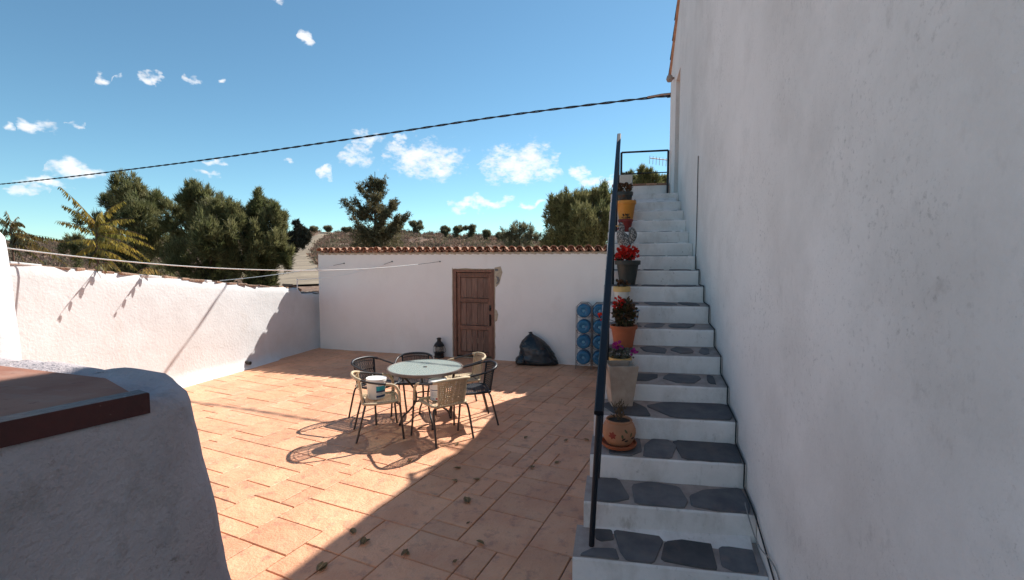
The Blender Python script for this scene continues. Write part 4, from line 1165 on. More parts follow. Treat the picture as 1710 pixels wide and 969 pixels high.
# ------------------------------------------------------------------ rubbish bag
c0 = at_z(898, 609, 0)
bg_ = thing('rubbish_bag', 'full black plastic rubbish bag slumped against the outbuilding wall', 'rubbish bag', (c0.x, c0.y + 0.06, 0))
def bagmesh(seed, rx, ry, h, peak, nU=56, nV=34, crease=1.0):
    m_ = MB(); vs = []
    for j in range(nV + 1):
        v = j / nV
        for i in range(nU):
            a_ = 2 * math.pi * i / nU
            # silhouette: wide slumped bottom, shoulder, gathered neck
            prof = np.interp(v, [0, 0.04, 0.15, 0.35, 0.55, 0.72, 0.86, 0.93, 0.97, 1.0], [0.80, 0.97, 1.0, 0.93, 0.80, 0.60, 0.32, 0.11, 0.09, 0.12])
            cx = np.interp(v, [0, 0.4, 0.8, 1.0], [0, -0.05 * rx, peak * 0.7, peak])
            x, y = rx * prof * math.cos(a_), ry * prof * math.sin(a_)
            if math.cos(a_) > 0: x *= np.interp(v, [0, .5, 1], [1.0, 0.80, 0.8])
            z = h * v
            q_ = Vector((math.cos(a_) * 1.6 + seed, math.sin(a_) * 1.6, v * 2.4))
            nz_ = 0.085 * mnoise.noise(q_) + 0.075 * (0.35 - abs(mnoise.noise(q_ * 2.3 + Vector((3, 1, 7))))) * crease + 0.04 * (0.3 - abs(mnoise.noise(q_ * 5.1))) * crease
            k_ = nz_ * (0.25 + prof) * 1.5
            vs.append((cx + x * (1 + k_), y * (1 + k_), max(0.002, z * (1 + 0.25 * nz_))))
    fs = [(j * nU + i, j * nU + (i + 1) % nU, (j + 1) * nU + (i + 1) % nU, (j + 1) * nU + i) for j in range(nV) for i in range(nU)]
    m_.add(vs, fs + [tuple(reversed(range(nU))), tuple(range(nV * nU, (nV + 1) * nU))])
    m_.m = [1 if (0.10 < (k // nU) / nV < 0.50 and 24 <= k % nU < 50) else 0 for k in range(len(m_.f))]
    return m_
bagmesh(2.0, 0.40, 0.24, 0.64, -0.16).build('bag_body', ['bag', 'bag_blue'], bg_, smooth=True)
o = bagmesh(9.0, 0.15, 0.14, 0.26, 0.06, 32, 18).build('bag_bulge', ['bag', 'bag'], bg_, smooth=True); o.location = (-0.30, -0.08, 0)

# ------------------------------------------------------------------ bottle rack
r_ = thing('bottle_rack', 'rusty wire rack for water bottles against the outbuilding wall by the stairs', 'rack', (0, 0, 0))
YR = 9.20
xa = at_y(974.5, 560, YR).x; xb_ = at_y(1001, 560, YR).x
SPX = 0.305
zc = [at_y(974.5, q_, YR).z for q_ in (519, 545.5, 571, 597)]
zc = [max(z, 0.17) for z in zc]
r_.location = (xa + SPX / 2, YR + 0.15, 0)
bR = 0.133
for c in range(2):
    xc = xa + c * SPX
    for y_ in (YR - 0.02, YR + 0.24):
        mb = MB(); hw = 0.143; ch_ = 0.07; zt = zc[0] + hw
        pl_ = [(xc - hw, y_, 0.0), (xc - hw, y_, zt - ch_), (xc - hw + ch_, y_, zt), (xc + hw - ch_, y_, zt), (xc + hw, y_, zt - ch_), (xc + hw, y_, 0.0)]
        mb.tube([L3(r_, q_) for q_ in pl_], 0.006, 6); mb.build('upright_frame', 'wire', r_)
        for z in zc:
            mb = MB(); mb.tube([L3(r_, q_) for q_ in ((xc - hw, y_, z - bR * 0.72), (xc - 0.09, y_, z - bR - 0.007 if False else z - bR * 0.86 - 0.02), (xc + 0.09, y_, z - bR * 0.86 - 0.02), (xc + hw, y_, z - bR * 0.72))], 0.004, 6); mb.build('shelf_wire', 'wire', r_)
    for z in zc:
        for s in (-1, 1):
            mb = MB(); mb.tube([L3(r_, (xc + s * 0.142, YR - 0.02, z - bR * 0.72)), L3(r_, (xc + s * 0.142, YR + 0.24, z - bR * 0.72))], 0.004, 6); mb.build('side_wire', 'wire', r_)
for c in range(2):
    for k, z in enumerate(zc):
        bt = thing('water_bottle', 'blue water bottle in the %s column of the wire rack, %s from top' % (('left', 'right')[c], ORD[k]), 'bottle', (xa + c * SPX, YR - 0.06, z), 0, 'blue bottles in the wire rack')
        rot = Matrix.Rotation(R(-90), 3, 'X')
        mb = MB(); mb.lathe([(0.030, 0.022), (0.05, 0.006), (0.095, 0.0), (0.118, 0.008), (bR - 0.002, 0.03), (bR, 0.06), (bR, 0.10), (bR - 0.006, 0.115), (bR, 0.13), (bR, 0.23), (bR - 0.02, 0.265), (0.08, 0.29), (0.035, 0.31), (0.028, 0.325), (0.028, 0.345)], 30, rot=rot); mb.f = mb.f[:-2]; mb.m = mb.m[:-2]
        mb.build('body', 'bottle', bt, smooth=True)
        mb = MB(); mb.lathe([(0.002, 0.016), (0.018, 0.016), (0.028, 0.020), (0.030, 0.022)], 18, rot=rot); mb.build('base_dimple', 'bottle_dimple', bt, smooth=True)
        mb = MB(); mb.lathe([(0.029, 0.335), (0.030, 0.346), (0.002, 0.347)], 16, rot=rot); mb.build('cap', 'white_plastic', bt)

# ------------------------------------------------------------------ pots on the stairs
def leaves(mb, n, c, rad, size, r, up=0.5, mi=0, flat=False, shell=0.4):
    for k in range(n):
        d = Vector((r.gauss(0, 1), r.gauss(0, 1), r.gauss(0, 1))).normalized()
        q_ = Vector(c) + Vector((d.x * rad[0], d.y * rad[1], d.z * rad[2])) * r.uniform(shell, 1)
        dd_ = (d + Vector((r.gauss(0, .5), r.gauss(0, .5), up + r.gauss(0, .4)))).normalized()
        sd_ = dd_.cross(Vector((r.gauss(0, 1), r.gauss(0, 1), r.gauss(0, 1)))).normalized()
        s_ = size * r.uniform(0.6, 1.3); up_v = dd_.cross(sd_) * s_ * 0.18
        vs = [q_, q_ + dd_ * s_ * 0.35 + sd_ * s_ * 0.42 + up_v, q_ + dd_ * s_ * 0.8 + sd_ * s_ * 0.34 + up_v, q_ + dd_ * s_ , q_ + dd_ * s_ * 0.8 - sd_ * s_ * 0.34 + up_v, q_ + dd_ * s_ * 0.35 - sd_ * s_ * 0.42 + up_v]
        mb.add(vs, [(0, 1, 2, 3), (0, 3, 4, 5)], mi)
def stems(mb, n, base, rad, h, r, rr=0.003, spread=0.6):
    for k in range(n):
        a_ = r.uniform(0, 6.28); q_ = r.uniform(0, rad)
        b_ = Vector(base) + Vector((q_ * math.cos(a_), q_ * math.sin(a_), 0)); t_ = b_ + Vector((spread * h * r.gauss(0, .5), spread * h * r.gauss(0, .5), h * r.uniform(.6, 1)))
        mb.tube([b_, b_.lerp(t_, .5) + Vector((r.gauss(0, .02), r.gauss(0, .02), 0)), t_], [rr, rr * .5], 5)
def flower_heads(par, pts, rad, r, m_, n=26, size=0.022):
    for p in pts:
        mb = MB(); leaves(mb, n, p, (rad, rad, rad * .8), size, r, up=0.2, shell=0.7); mb.build('flower_head', m_, par)
def pot_base(px, py, step, dy=0.0):
    p = at_z(px, py, nos[step][1] + 0.03)
    y_ = max(p.y + dy, nos[step][0] + 0.10)
    return Vector((p.x, y_, tread_z(step, y_) + 0.012))
def pot_round(root, prof, m_, soil_z, soil_r, name='pot', seg=32):
    mb = MB(); mb.lathe(prof, seg); o = mb.build(name, m_, root, smooth=35)
    mb = MB(); mb.lathe([(soil_r, soil_z - 0.01), (soil_r * 0.98, soil_z), (0.004, soil_z + 0.006)], 20); mb.build('soil', 'soil', root)
    return o
rp = random.Random(77)
# 1 round painted clay pot on its saucer
p = pot_base(1033, 752, 2)
t = thing('potted_plant', 'round clay pot painted with a red flower, on a terracotta saucer, holding a dry stem', 'potted plant', (p.x, p.y + 0.0, p.z), 0, 'pots on the stairs')
mb = MB(); mb.lathe([(0.01, 0), (0.115, 0), (0.128, 0.012), (0.132, 0.028), (0.124, 0.03), (0.118, 0.014), (0.01, 0.012)], 36); mb.build('saucer', 'terracotta', t, smooth=40)
pr1 = [(0.01, 0.013), (0.075, 0.013), (0.088, 0.022), (0.112, 0.06), (0.123, 0.10), (0.121, 0.135), (0.108, 0.168), (0.095, 0.184), (0.098, 0.197), (0.092, 0.202), (0.086, 0.195), (0.086, 0.178), (0.03, 0.175)]
pot_round(t, pr1, 'clay', 0.185, 0.085)
def on_pot(a_, z):
    zz = [q_[1] for q_ in pr1[1:9]]; rr = [q_[0] for q_ in pr1[1:9]]
    r__ = float(np.interp(z, zz, rr)) + 0.0018
    return Vector((r__ * math.cos(a_), r__ * math.sin(a_), z))
def decal(a0, z0, ang, ln_, wd, m_):
    mbp = MB(); pts = []
    for k in range(9):
        tt = k / 8; 
        for s in (-1, 1):
            l_ = ln_ * tt; w_ = wd * math.sin(math.pi * min(1, tt * 0.97 + 0.03)) ** 0.7 * s
            du = l_ * math.cos(ang) - w_ * math.sin(ang); dv = l_ * math.sin(ang) + w_ * math.cos(ang)
            pts.append(on_pot(a0 + du / 0.12, z0 + dv))
    mbp.add(pts, [(2 * k, 2 * k + 2, 2 * k + 3, 2 * k + 1) for k in range(8)])
    mbp.build('painted_petal', m_, t)
for k in range(6): decal(R(-112), 0.108, k * math.pi / 3 + 0.3, 0.030, 0.009, 'paint_red')
for (a_, z, an) in ((-80, 0.075, 0.6), (-76, 0.09, 1.8), (-70, 0.07, 0.1), (-48, 0.10, 1.2), (-44, 0.085, 0.1), (-60, 0.13, 2.2)): decal(R(a_), z, an, 0.034, 0.008, 'paint_green' if an > 1 else 'paint_dark')
mb = MB(); stems(mb, 5, (0, 0, 0.18), 0.02, 0.15, rp, 0.005, 0.35)
for k in range(34):
    q_ = Vector((rp.gauss(0, .02), rp.gauss(0, .02), 0.21 + rp.random() * 0.10)); d_ = Vector((rp.gauss(0, .5), rp.gauss(0, .5), .9)).normalized() * 0.045
    mb.tube([q_, q_ + d_], [0.004, 0.0015], 5)
mb.build('dry_stems', 'dry_stem', t)
# 2 square pale stone planter
p = pot_base(1034, 676, 3)
t = thing('square_planter', 'tall tapered square planter of pale brown stone, empty, on the fourth visible step', 'planter', (p.x + 0.005, p.y + 0.03, p.z), R(14), 'pots on the stairs')
mb = MB(); a0, a1, H_ = 0.082, 0.118, 0.33
def sq(a_, z): return [(-a_, -a_, z), (a_, -a_, z), (a_, a_, z), (-a_, a_, z)]
vs = sq(a0, 0) + sq(a1, H_) + sq(a1 - 0.016, H_) + sq(a0 - 0.0, 0.22)
fs = [(3, 2, 1, 0)] + [(k * 4 + i, k * 4 + (i + 1) % 4, (k + 1) * 4 + (i + 1) % 4, (k + 1) * 4 + i) for k in range(3) for i in range(4)] + [(12, 13, 14, 15)]
mb.add(vs, fs); mb.build('planter_body', 'pale_stone', t)
mb = MB(); mb.box((-0.088, -0.088, 0.222), (0.088, 0.088, 0.232)); mb.build('soil', 'soil', t)
# 3 yellow rimmed pot with magenta flowers
def rim_pot(t, R_, H_, rim_m, body_m, rim_h=0.045):
    pot_round(t, [(0.01, 0), (R_ * 0.68, 0), (R_ * 0.95, H_ - rim_h), (R_ * 0.95, H_ - rim_h + 0.001), (R_ * 0.86, H_ - rim_h + 0.002), (R_ * 0.86, H_ - 0.03), (0.02, H_ - 0.035)], body_m, H_ - 0.025, R_ * 0.87)
    mb = MB(); pr_ = [(R_ * 0.955, H_ - rim_h), (R_ * 1.02, H_ - rim_h + 0.002), (R_ * 1.03, H_ - 0.004), (R_ * 1.0, H_), (R_ * 0.9, H_), (R_ * 0.88, H_ - 0.02), (R_ * 0.88, H_ - rim_h)]
    mb.lathe(pr_ + [pr_[0]], 32); mb.f = mb.f[:-2]; mb.m = mb.m[:-2]; mb.build('rim', rim_m, t, smooth=35)
p = Vector((at_y(1035, 620, 4.24).x, 4.24, tread_z(4, 4.24) + 0.012))
t = thing('potted_plant', 'yellow-rimmed pot with magenta flowers behind the square stone planter', 'potted plant', p, 0, 'pots on the stairs')
rim_pot(t, 0.098, 0.15, 'yellow_glaze', 'white_glaze', 0.055)
mb = MB(); leaves(mb, 130, (0.01, 0, 0.175), (0.105, 0.09, 0.045), 0.032, rp, up=0.3); mb.build('foliage', 'leaf_silver', t)
mb = MB(); stems(mb, 10, (0, 0, 0.14), 0.05, 0.10, rp, 0.0025); mb.build('stems', 'dry_stem', t)
flower_heads(t, [(-0.02, -0.02, 0.245), (-0.045, 0.0, 0.25), (0.005, 0.0, 0.235), (-0.03, 0.03, 0.268), (0.125, 0.0, 0.205), (0.115, -0.02, 0.19)], 0.016, rp, 'petal_pink', 12, 0.024)
# 4 terracotta pot with red geranium
p = Vector((at_y(1041, 575, 4.56).x, 4.56, tread_z(5, 4.56) + 0.012))
t = thing('potted_plant', 'plain terracotta pot with a bushy geranium showing a few red blooms', 'potted plant', p, 0, 'pots on the stairs')
pot_round(t, [(0.01, 0), (0.085, 0), (0.112, 0.165), (0.113, 0.166), (0.124, 0.168), (0.127, 0.196), (0.122, 0.20), (0.112, 0.198), (0.110, 0.17), (0.02, 0.165)], 'terracotta', 0.178, 0.109)
mb = MB(); leaves(mb, 240, (0.0, 0, 0.30), (0.095, 0.09, 0.125), 0.042, rp, up=0.25, shell=0.3, mi=0); leaves(mb, 90, (0.02, 0, 0.30), (0.10, 0.09, 0.14), 0.036, rp, up=0.2, mi=1); mb.build('foliage', ['leaf_dark', 'leaf_rust'], t)
mb = MB(); stems(mb, 16, (0, 0, 0.18), 0.05, 0.25, rp, 0.004, 0.5); mb.build('stems', 'dry_stem', t)
flower_heads(t, [(-0.058, -0.03, 0.385), (-0.035, -0.02, 0.40), (-0.19, 0.0, 0.275), (-0.05, 0.02, 0.425)], 0.03, rp, 'petal_red', 22, 0.03)
mb = MB(); mb.tube([(-0.06, 0, 0.22), (-0.19, 0, 0.27)], 0.003, 5); mb.build('flower_stalk', 'leaf_dark', t)
# 5 blue and white glazed pot
p = Vector((at_y(1054, 530, 4.84).x, 4.84, tread_z(6, 4.84) + 0.012))
t = thing('potted_plant', 'small flared white glazed pot with blue pattern, half hidden by the geranium', 'potted plant', p, 0, 'pots on the stairs')
pot_round(t, [(0.01, 0), (0.052, 0), (0.060, 0.02), (0.078, 0.12), (0.084, 0.14), (0.080, 0.142), (0.070, 0.12), (0.02, 0.11)], 'white_glaze', 0.122, 0.069)
for (z0, z1) in ((0.125, 0.139),):
    mb = MB(); pr_ = [(0.0795, z0), (0.085, z1)]; mb.lathe(pr_, 28); mb.f = mb.f[:-2]; mb.m = mb.m[:-2]; mb.build('painted_band', 'blue_glaze', t, smooth=True)
for k in range(12):
    a_ = 2 * math.pi * k / 12; mb = MB(); vs = []
    for (da, z) in ((-.16, .05), (.05, .03), (.16, .055), (.12, .085), (0, .115), (-.12, .09)):
        rr = 0.0605 + (z - 0.02) * 0.18 + 0.0014; vs.append((rr * math.cos(a_ + da), rr * math.sin(a_ + da), z))
    mb.add(vs, [tuple(range(6))]); mb.build('painted_motif', 'blue_glaze', t)
mb = MB(); leaves(mb, 30, (0, 0, 0.15), (0.05, 0.05, 0.03), 0.03, rp); mb.build('foliage', 'leaf_dark', t)
# 6 white pot with yellow rim and reddish succulent
p = Vector((at_y(1038, 505, 5.16).x, 5.16, tread_z(7, 5.16) + 0.012))
t = thing('potted_plant', 'white pot with a yellow rim and sparse reddish leaves, below the dark pot', 'potted plant', p, 0, 'pots on the stairs')
rim_pot(t, 0.088, 0.165, 'yellow_glaze', 'white_glaze', 0.055)
mb = MB(); leaves(mb, 55, (0, 0, 0.185), (0.055, 0.05, 0.035), 0.034, rp, up=0.5); mb.build('foliage', 'leaf_rust', t)
# 7 dark pot, red geranium in full bloom
p = Vector((at_y(1047.5, 474, 5.52).x, 5.52, tread_z(8, 5.52) + 0.012))
t = thing('potted_plant', 'tall dark grey tapered pot crowned with bright red geranium blooms', 'potted plant', p, R(8), 'pots on the stairs')
pot_round(t, [(0.01, 0), (0.085, 0), (0.118, 0.215), (0.119, 0.217), (0.140, 0.22), (0.143, 0.262), (0.137, 0.267), (0.124, 0.264), (0.120, 0.22), (0.02, 0.21)], 'dark_pot', 0.24, 0.118)
mb = MB(); leaves(mb, 90, (-0.02, 0, 0.29), (0.10, 0.09, 0.05), 0.04, rp, up=0.3); mb.build('foliage', 'leaf_dark', t)
flower_heads(t, [(-0.08, -0.03, 0.33), (-0.03, -0.04, 0.36), (0.03, -0.02, 0.35), (0.085, 0.0, 0.34), (0.0, 0.02, 0.39), (-0.05, 0.03, 0.385), (0.06, 0.03, 0.375), (-0.09, 0.02, 0.30), (0.02, -0.06, 0.315), (-0.045, -0.06, 0.315)], 0.036, rp, 'petal_red', 30, 0.034)
# 8 speckled hen ornament
p = Vector((at_y(1043, 420, 6.18).x, 6.12, tread_z(10, 6.18) + 0.012))
t = thing('hen_ornament', 'speckled grey ceramic hen ornament standing on the stairs above the red geranium', 'ornament', p, R(0), 'pots on the stairs')
def blob(mb, pts, n=18):
    P_ = catmull([q_[0] for q_ in pts], 5); rr = np.interp(np.linspace(0, 1, len(P_)), np.linspace(0, 1, len(pts)), [q_[1] for q_ in pts])
    vs = []; m_ = len(P_)
    for i, q_ in enumerate(P_):
        tt = (P_[min(i + 1, m_ - 1)] - P_[max(i - 1, 0)]).normalized(); b_ = Vector((0, 1, 0)); a_ = b_.cross(tt).normalized()
        for k in range(n):
            an = 2 * math.pi * k / n; vs.append(q_ + a_ * math.cos(an) * rr[i] + b_ * math.sin(an) * rr[i] * 0.8)
    fs = [(i * n + k, i * n + (k + 1) % n, (i + 1) * n + (k + 1) % n, (i + 1) * n + k) for i in range(m_ - 1) for k in range(n)]
    mb.add(vs, fs + [tuple(reversed(range(n))), tuple(range((m_ - 1) * n, m_ * n))])
mb = MB(); blob(mb, [((-0.03, 0, 0.40), 0.012), ((-0.045, 0, 0.38), 0.036), ((-0.04, 0, 0.33), 0.036), ((-0.05, 0, 0.27), 0.052), ((-0.02, 0, 0.20), 0.080), ((0.01, 0, 0.13), 0.070), ((0.0, 0, 0.07), 0.045), ((0.0, 0, 0.0), 0.05)]); mb.build('body', 'hen', t, smooth=True)
mb = MB(); blob(mb, [((0.03, 0, 0.15), 0.03), ((0.075, 0, 0.19), 0.045), ((0.095, 0, 0.25), 0.052), ((0.075, 0, 0.31), 0.042), ((0.045, 0, 0.325), 0.015)]); mb.build('tail', 'hen', t, smooth=True)
mb = MB()
for k in range(4): mb.lathe([(0.002, 0), (0.013, 0.012), (0.009, 0.03), (0.002, 0.04)], 8, (-0.065 + k * 0.018, 0, 0.40 + 0.006 * (1 - abs(k - 1.5))))
mb.build('comb', 'red_glaze', t, smooth=True)
mb = MB(); mb.lathe([(0.002, 0.03), (0.012, 0.0), (0.002, -0.02)], 8, (-0.085, 0, 0.36), rot=Matrix.Rotation(R(-80), 3, 'Y')); mb.build('beak', 'yellow_glaze', t)
mb = MB(); mb.lathe([(0.002, 0.02), (0.014, 0.0), (0.002, -0.03)], 8, (-0.082, -0.01, 0.325)); mb.build('wattle', 'red_glaze', t)
# 9 red pot, orange pot, dark bowl
def simple_pot(px, y, step, R_, H_, m_, label, fol=None, nfol=40, spread=(0.08, 0.07, 0.05), size=0.04):
    p = Vector((at_y(px, 400, y).x, y, tread_z(step, y) + 0.012))
    t = thing('potted_plant', label, 'potted plant', p, 0, 'pots on the stairs')
    pot_round(t, [(0.01, 0), (R_ * 0.66, 0), (R_ * 0.9, H_ * 0.82), (R_ * 0.905, H_ * 0.825), (R_ * 0.99, H_ * 0.83), (R_, H_ * 0.97), (R_ * 0.96, H_), (R_ * 0.86, H_ * 0.98), (R_ * 0.84, H_ * 0.85), (0.02, H_ * 0.84)], m_, H_ * 0.89, R_ * 0.845)
    if fol:
        mb = MB(); leaves(mb, nfol, (0, 0, H_ + spread[2] * 0.6), spread, size, rp, up=0.4); mb.build('foliage', fol, t)
        mb = MB(); stems(mb, 6, (0, 0, H_ * 0.85), R_ * 0.4, spread[2] * 1.8, rp, 0.004, 0.5); mb.build('stems', 'dry_stem', t)
    return t
simple_pot(1044, 6.86, 12, 0.105, 0.17, 'red_glaze', 'dark red pot directly below the orange pot on the upper stairs', 'leaf_rust', 30, (0.06, 0.05, 0.04), 0.03)
simple_pot(1044.5, 7.20, 13, 0.145, 0.285, 'orange_glaze', 'large orange plastic pot near the top of the stairs', 'leaf_rust', 16, (0.17, 0.06, 0.05), 0.03)
t = simple_pot(1042, 7.55, 14, 0.125, 0.30, 'dark_pot', 'dark brown pot with a red-leaved plant behind the orange pot', 'leaf_rust', 60, (0.10, 0.08, 0.07), 0.06)
p = Vector((at_y(1045, 320, 8.35).x, 8.35, tread_z(16, 8.35) + 0.012))
t = thing('white_planter', 'small ribbed white planter box at the head of the stairs', 'planter', p, 0, 'pots on the stairs')
mb = MB(); mb.box((-0.105, -0.09, 0), (0.105, 0.09, 0.34), bev=0.006)
for k in range(6): mb.box((-0.095 + k * 0.035, -0.096, 0.02), (-0.08 + k * 0.035, -0.0905, 0.32))
mb.build('planter_body', 'white_glaze', t)
mb = MB(); leaves(mb, 25, (0, 0, 0.36), (0.08, 0.06, 0.03), 0.04, rp); mb.build('foliage', 'leaf_dark', t)

# ------------------------------------------------------------------ cables and lines
# twisted supply cable from the house across the patio
cp = [(0.835, 9.70, 5.17), (0.545, 9.885, 5.244), (-2.578, 10.407, 5.244), (-6.91, 10.725, 5.012), (-13.24, 11.85, 4.93), (-22.8, 13.47, 4.93), (-34, 15.4, 5.2)]
pc = thing('power_cable', 'black twisted overhead cable strung from the house across the sky', 'cable', (0.835, 9.70, 5.17))
base = catmull(cp, 60)
for ph in (0, math.pi):
    pts = []; s_ = 0
    for i, q_ in enumerate(base):
        if i: s_ += (base[i] - base[i - 1]).length
        tt = (base[min(i + 1, len(base) - 1)] - base[max(i - 1, 0)]).normalized(); a_ = tt.cross(Vector((0, 0, 1))).normalized(); b_ = a_.cross(tt)
        an = s_ * 6.28 / 0.75 + ph; pts.append(L3(pc, q_ + (a_ * math.cos(an) + b_ * math.sin(an)) * 0.013))
    mb = MB(); mb.tube(pts, 0.0125, 6); mb.build('strand', 'cable', pc, smooth=True)
mb = MB(); mb.tube([L3(pc, (0.86, 9.66, 5.22)), L3(pc, (0.70, 9.72, 5.235)), L3(pc, (0.45, 9.86, 5.25))], 0.018, 8); mb.build('anchor_clamp', 'aerial', pc)
# washing lines
def line(label, a_, b_, sag, rr=0.0075):
    a_, b_ = Vector(a_), Vector(b_); o = thing('washing_line', label, 'washing line', a_, 0, 'white washing lines')
    pts = [a_.lerp(b_, t) - Vector((0, 0, sag * 4 * t * (1 - t))) - a_ for t in np.linspace(0, 1, 24)]
    n0 = 2
    mb = MB(); mb.tube(pts[n0:], rr, 6); mb.build('cord', 'cord', o)
    mb = MB(); mb.tube(pts[:n0 + 1], 0.004, 6); mb.lathe([(0.012, -0.012), (0.014, 0), (0.012, 0.012)], 8, (0, 0, 0)); mb.build('hook_wire', 'black_iron', o)
def wallpt(px, py):
    s_, z = along(px, py); q_ = A + dvec * s_; return Vector((q_.x, q_.y - 0.01, z))
line('long white washing line running from the outbuilding to the far left pillar', wallpt(735, 437), at_y(6, 414, 4.26), 0.23)
line('white washing line from the middle outbuilding hook to the peg on the left wall', wallpt(655, 437), (-7.02, 9.32, 1.66), 0.09)
line('short white washing line from the leftmost outbuilding hook to beyond the left wall', wallpt(575, 440), at_y(366, 469, 9.1), 0.04)
mb = MB(); mb.tube([(0, 0, -0.25), (0, 0, 0.02)], 0.014, 6); o = thing('line_peg', 'small white peg holding a washing line at the corner of the left wall', 'peg', (-7.03, 9.32, 1.66)); mb.build('peg', 'cord', o)
pe_ = at_y(366, 469, 9.1)
lpost = [o_ for o_ in bpy.data.objects if o_.name.startswith('washing_line')][-1]
mb = MB(); mb.tube([pe_ - Vector(lpost.location) + Vector((0, 0, 0.01)), Vector((pe_.x, pe_.y, float(terrain_z(pe_.x, pe_.y)) - 0.1)) - Vector(lpost.location)], 0.02, 8); mb.build('post', 'bark', lpost)
# black cable hugging the steps
pts = []
xk = 0.842
for i in range(10, -1, -1):
    y, z = nos[i]
    pts += [(xk, y - 0.006, z + 0.014), (xk, y - 0.014, z - 0.01)]
    if i: pts += [(xk, y - 0.014, nos[i - 1][1] + fall(i - 1) + 0.02), (xk, y - 0.03, nos[i - 1][1] + fall(i - 1) + 0.010)]
    if i == 2: break
pts += [(xk, nos[1][0] + 0.06, nos[1][1] + 0.03), (0.846, 3.16, 0.475), (0.850, 2.75, 0.30), (0.850, 2.1, 0.02)]
pts = [(0.848, 5.97, 3.30), (0.848, 5.96, 2.6), (0.846, 5.962, 2.17)] + pts
cbl = thing('stair_cable', 'black cable following the edge of the steps along the house wall', 'cable', (0.842, 5.0, 0))
mb = MB(); mb.tube([L3(cbl, q_) for q_ in pts], 0.005, 6); mb.build('sheath', 'cable', cbl)
gcb = thing('thin_cable', 'thin pale grey cable looping down beside the lowest steps', 'cable', (0.84, 3.2, 0.49))
mb = MB(); mb.tube([L3(gcb, q_) for q_ in ((0.83, 3.42, 0.50), (0.80, 3.20, 0.50), (0.82, 3.02, 0.40), (0.85, 2.78, 0.40), (0.852, 2.5, 0.22), (0.852, 2.2, 0.02))], 0.004, 6, smooth_n=6); mb.build('sheath', 'grey_cable', gcb)
# TV aerial behind the landing
p0 = at_y(1085, 264, 13); p1 = at_y(1118, 269, 13)
ta = thing('tv_aerial', 'thin metal television aerial showing beyond the landing railing', 'aerial', p1)
mb = MB(); mb.tube([p0 - p1, Vector((0.4, 0, -0.05))], 0.012, 6); mb.build('boom', 'aerial', ta)
for k in range(6):
    q_ = (p0 - p1) * (1 - k / 6); mb = MB(); mb.tube([q_ + Vector((0, -0.06, 0.05)), q_ + Vector((0, 0.06, -0.14))], 0.006, 5); mb.build('element', 'aerial', ta)
mb = MB(); mb.tube([(0.4, 0, 0.1), (0.4, 0, float(terrain_z(p1.x + .4, 13)) - p1.z)], 0.02, 6); mb.build('mast', 'aerial', ta)

# ------------------------------------------------------------------ fallen leaves
lp = [(650, 642), (695, 688), (870, 738), (512, 800), (1085, 425), (1183, 418), (1140, 510), (1100, 368), (1147, 608), (1195, 693), (1395, 237), (1570, 250), (1655, 247), (1420, 365), (1437, 337), (1530, 345), (1090, 775), (1095, 265), (895, 335)]
lp = sorted([(340 + a_ / 2.59, 640 + b_ / 2.59, i) for i, (a_, b_) in enumerate(lp)])
big = {0: 1.2, 1: 1.3, 2: 1.2, 3: 1.4, 6: 1.5, 8: 0.5, 14: 0.6, 16: 0.6, 17: 0.8}
rl = random.Random(4)
for k, (px, py, i) in enumerate(lp):
    p = at_z(px, py, 0.002); s_ = 0.047 * big.get(i, 1.0)
    o = thing('fallen_leaf', 'curled dry leaf on the patio, %s fallen leaf from the left' % ORD[k], 'leaf', p, rl.uniform(0, 6.28), 'dry leaves scattered on the patio')
    for q_ in range(3 if s_ > 0.06 else 2):
        mb = MB(); vs = []; n = 7; cur = rl.uniform(0.5, 1.1)
        for t in range(n + 1):
            u = t / n; w = 0.30 * s_ * math.sin(math.pi * min(0.97, u * 0.95 + 0.04)) ** 0.8
            for v in (-1, 0, 1):
                vs.append((s_ * (u - 0.5) * 1.5 + rl.gauss(0, .001), v * w + q_ * 0.012 - 0.012, 0.004 + q_ * 0.004 + abs(v) * w * cur * 0.6 + 0.25 * s_ * (u - 0.5) ** 2))
        mb.add(vs, [(t * 3 + v, t * 3 + v + 1, t * 3 + v + 4, t * 3 + v + 3) for t in range(n) for v in range(2)])
        b_ = mb.build('leaf_blade', 'dead_leaf', o); b_.rotation_euler = (0, 0, rl.uniform(-0.7, 0.7))
    mb = MB(); mb.tube([(-s_ * .7, 0, .004), (-s_ * 1.1, .006, .005)], 0.0015, 4); mb.build('stalk', 'dry_stem', o)

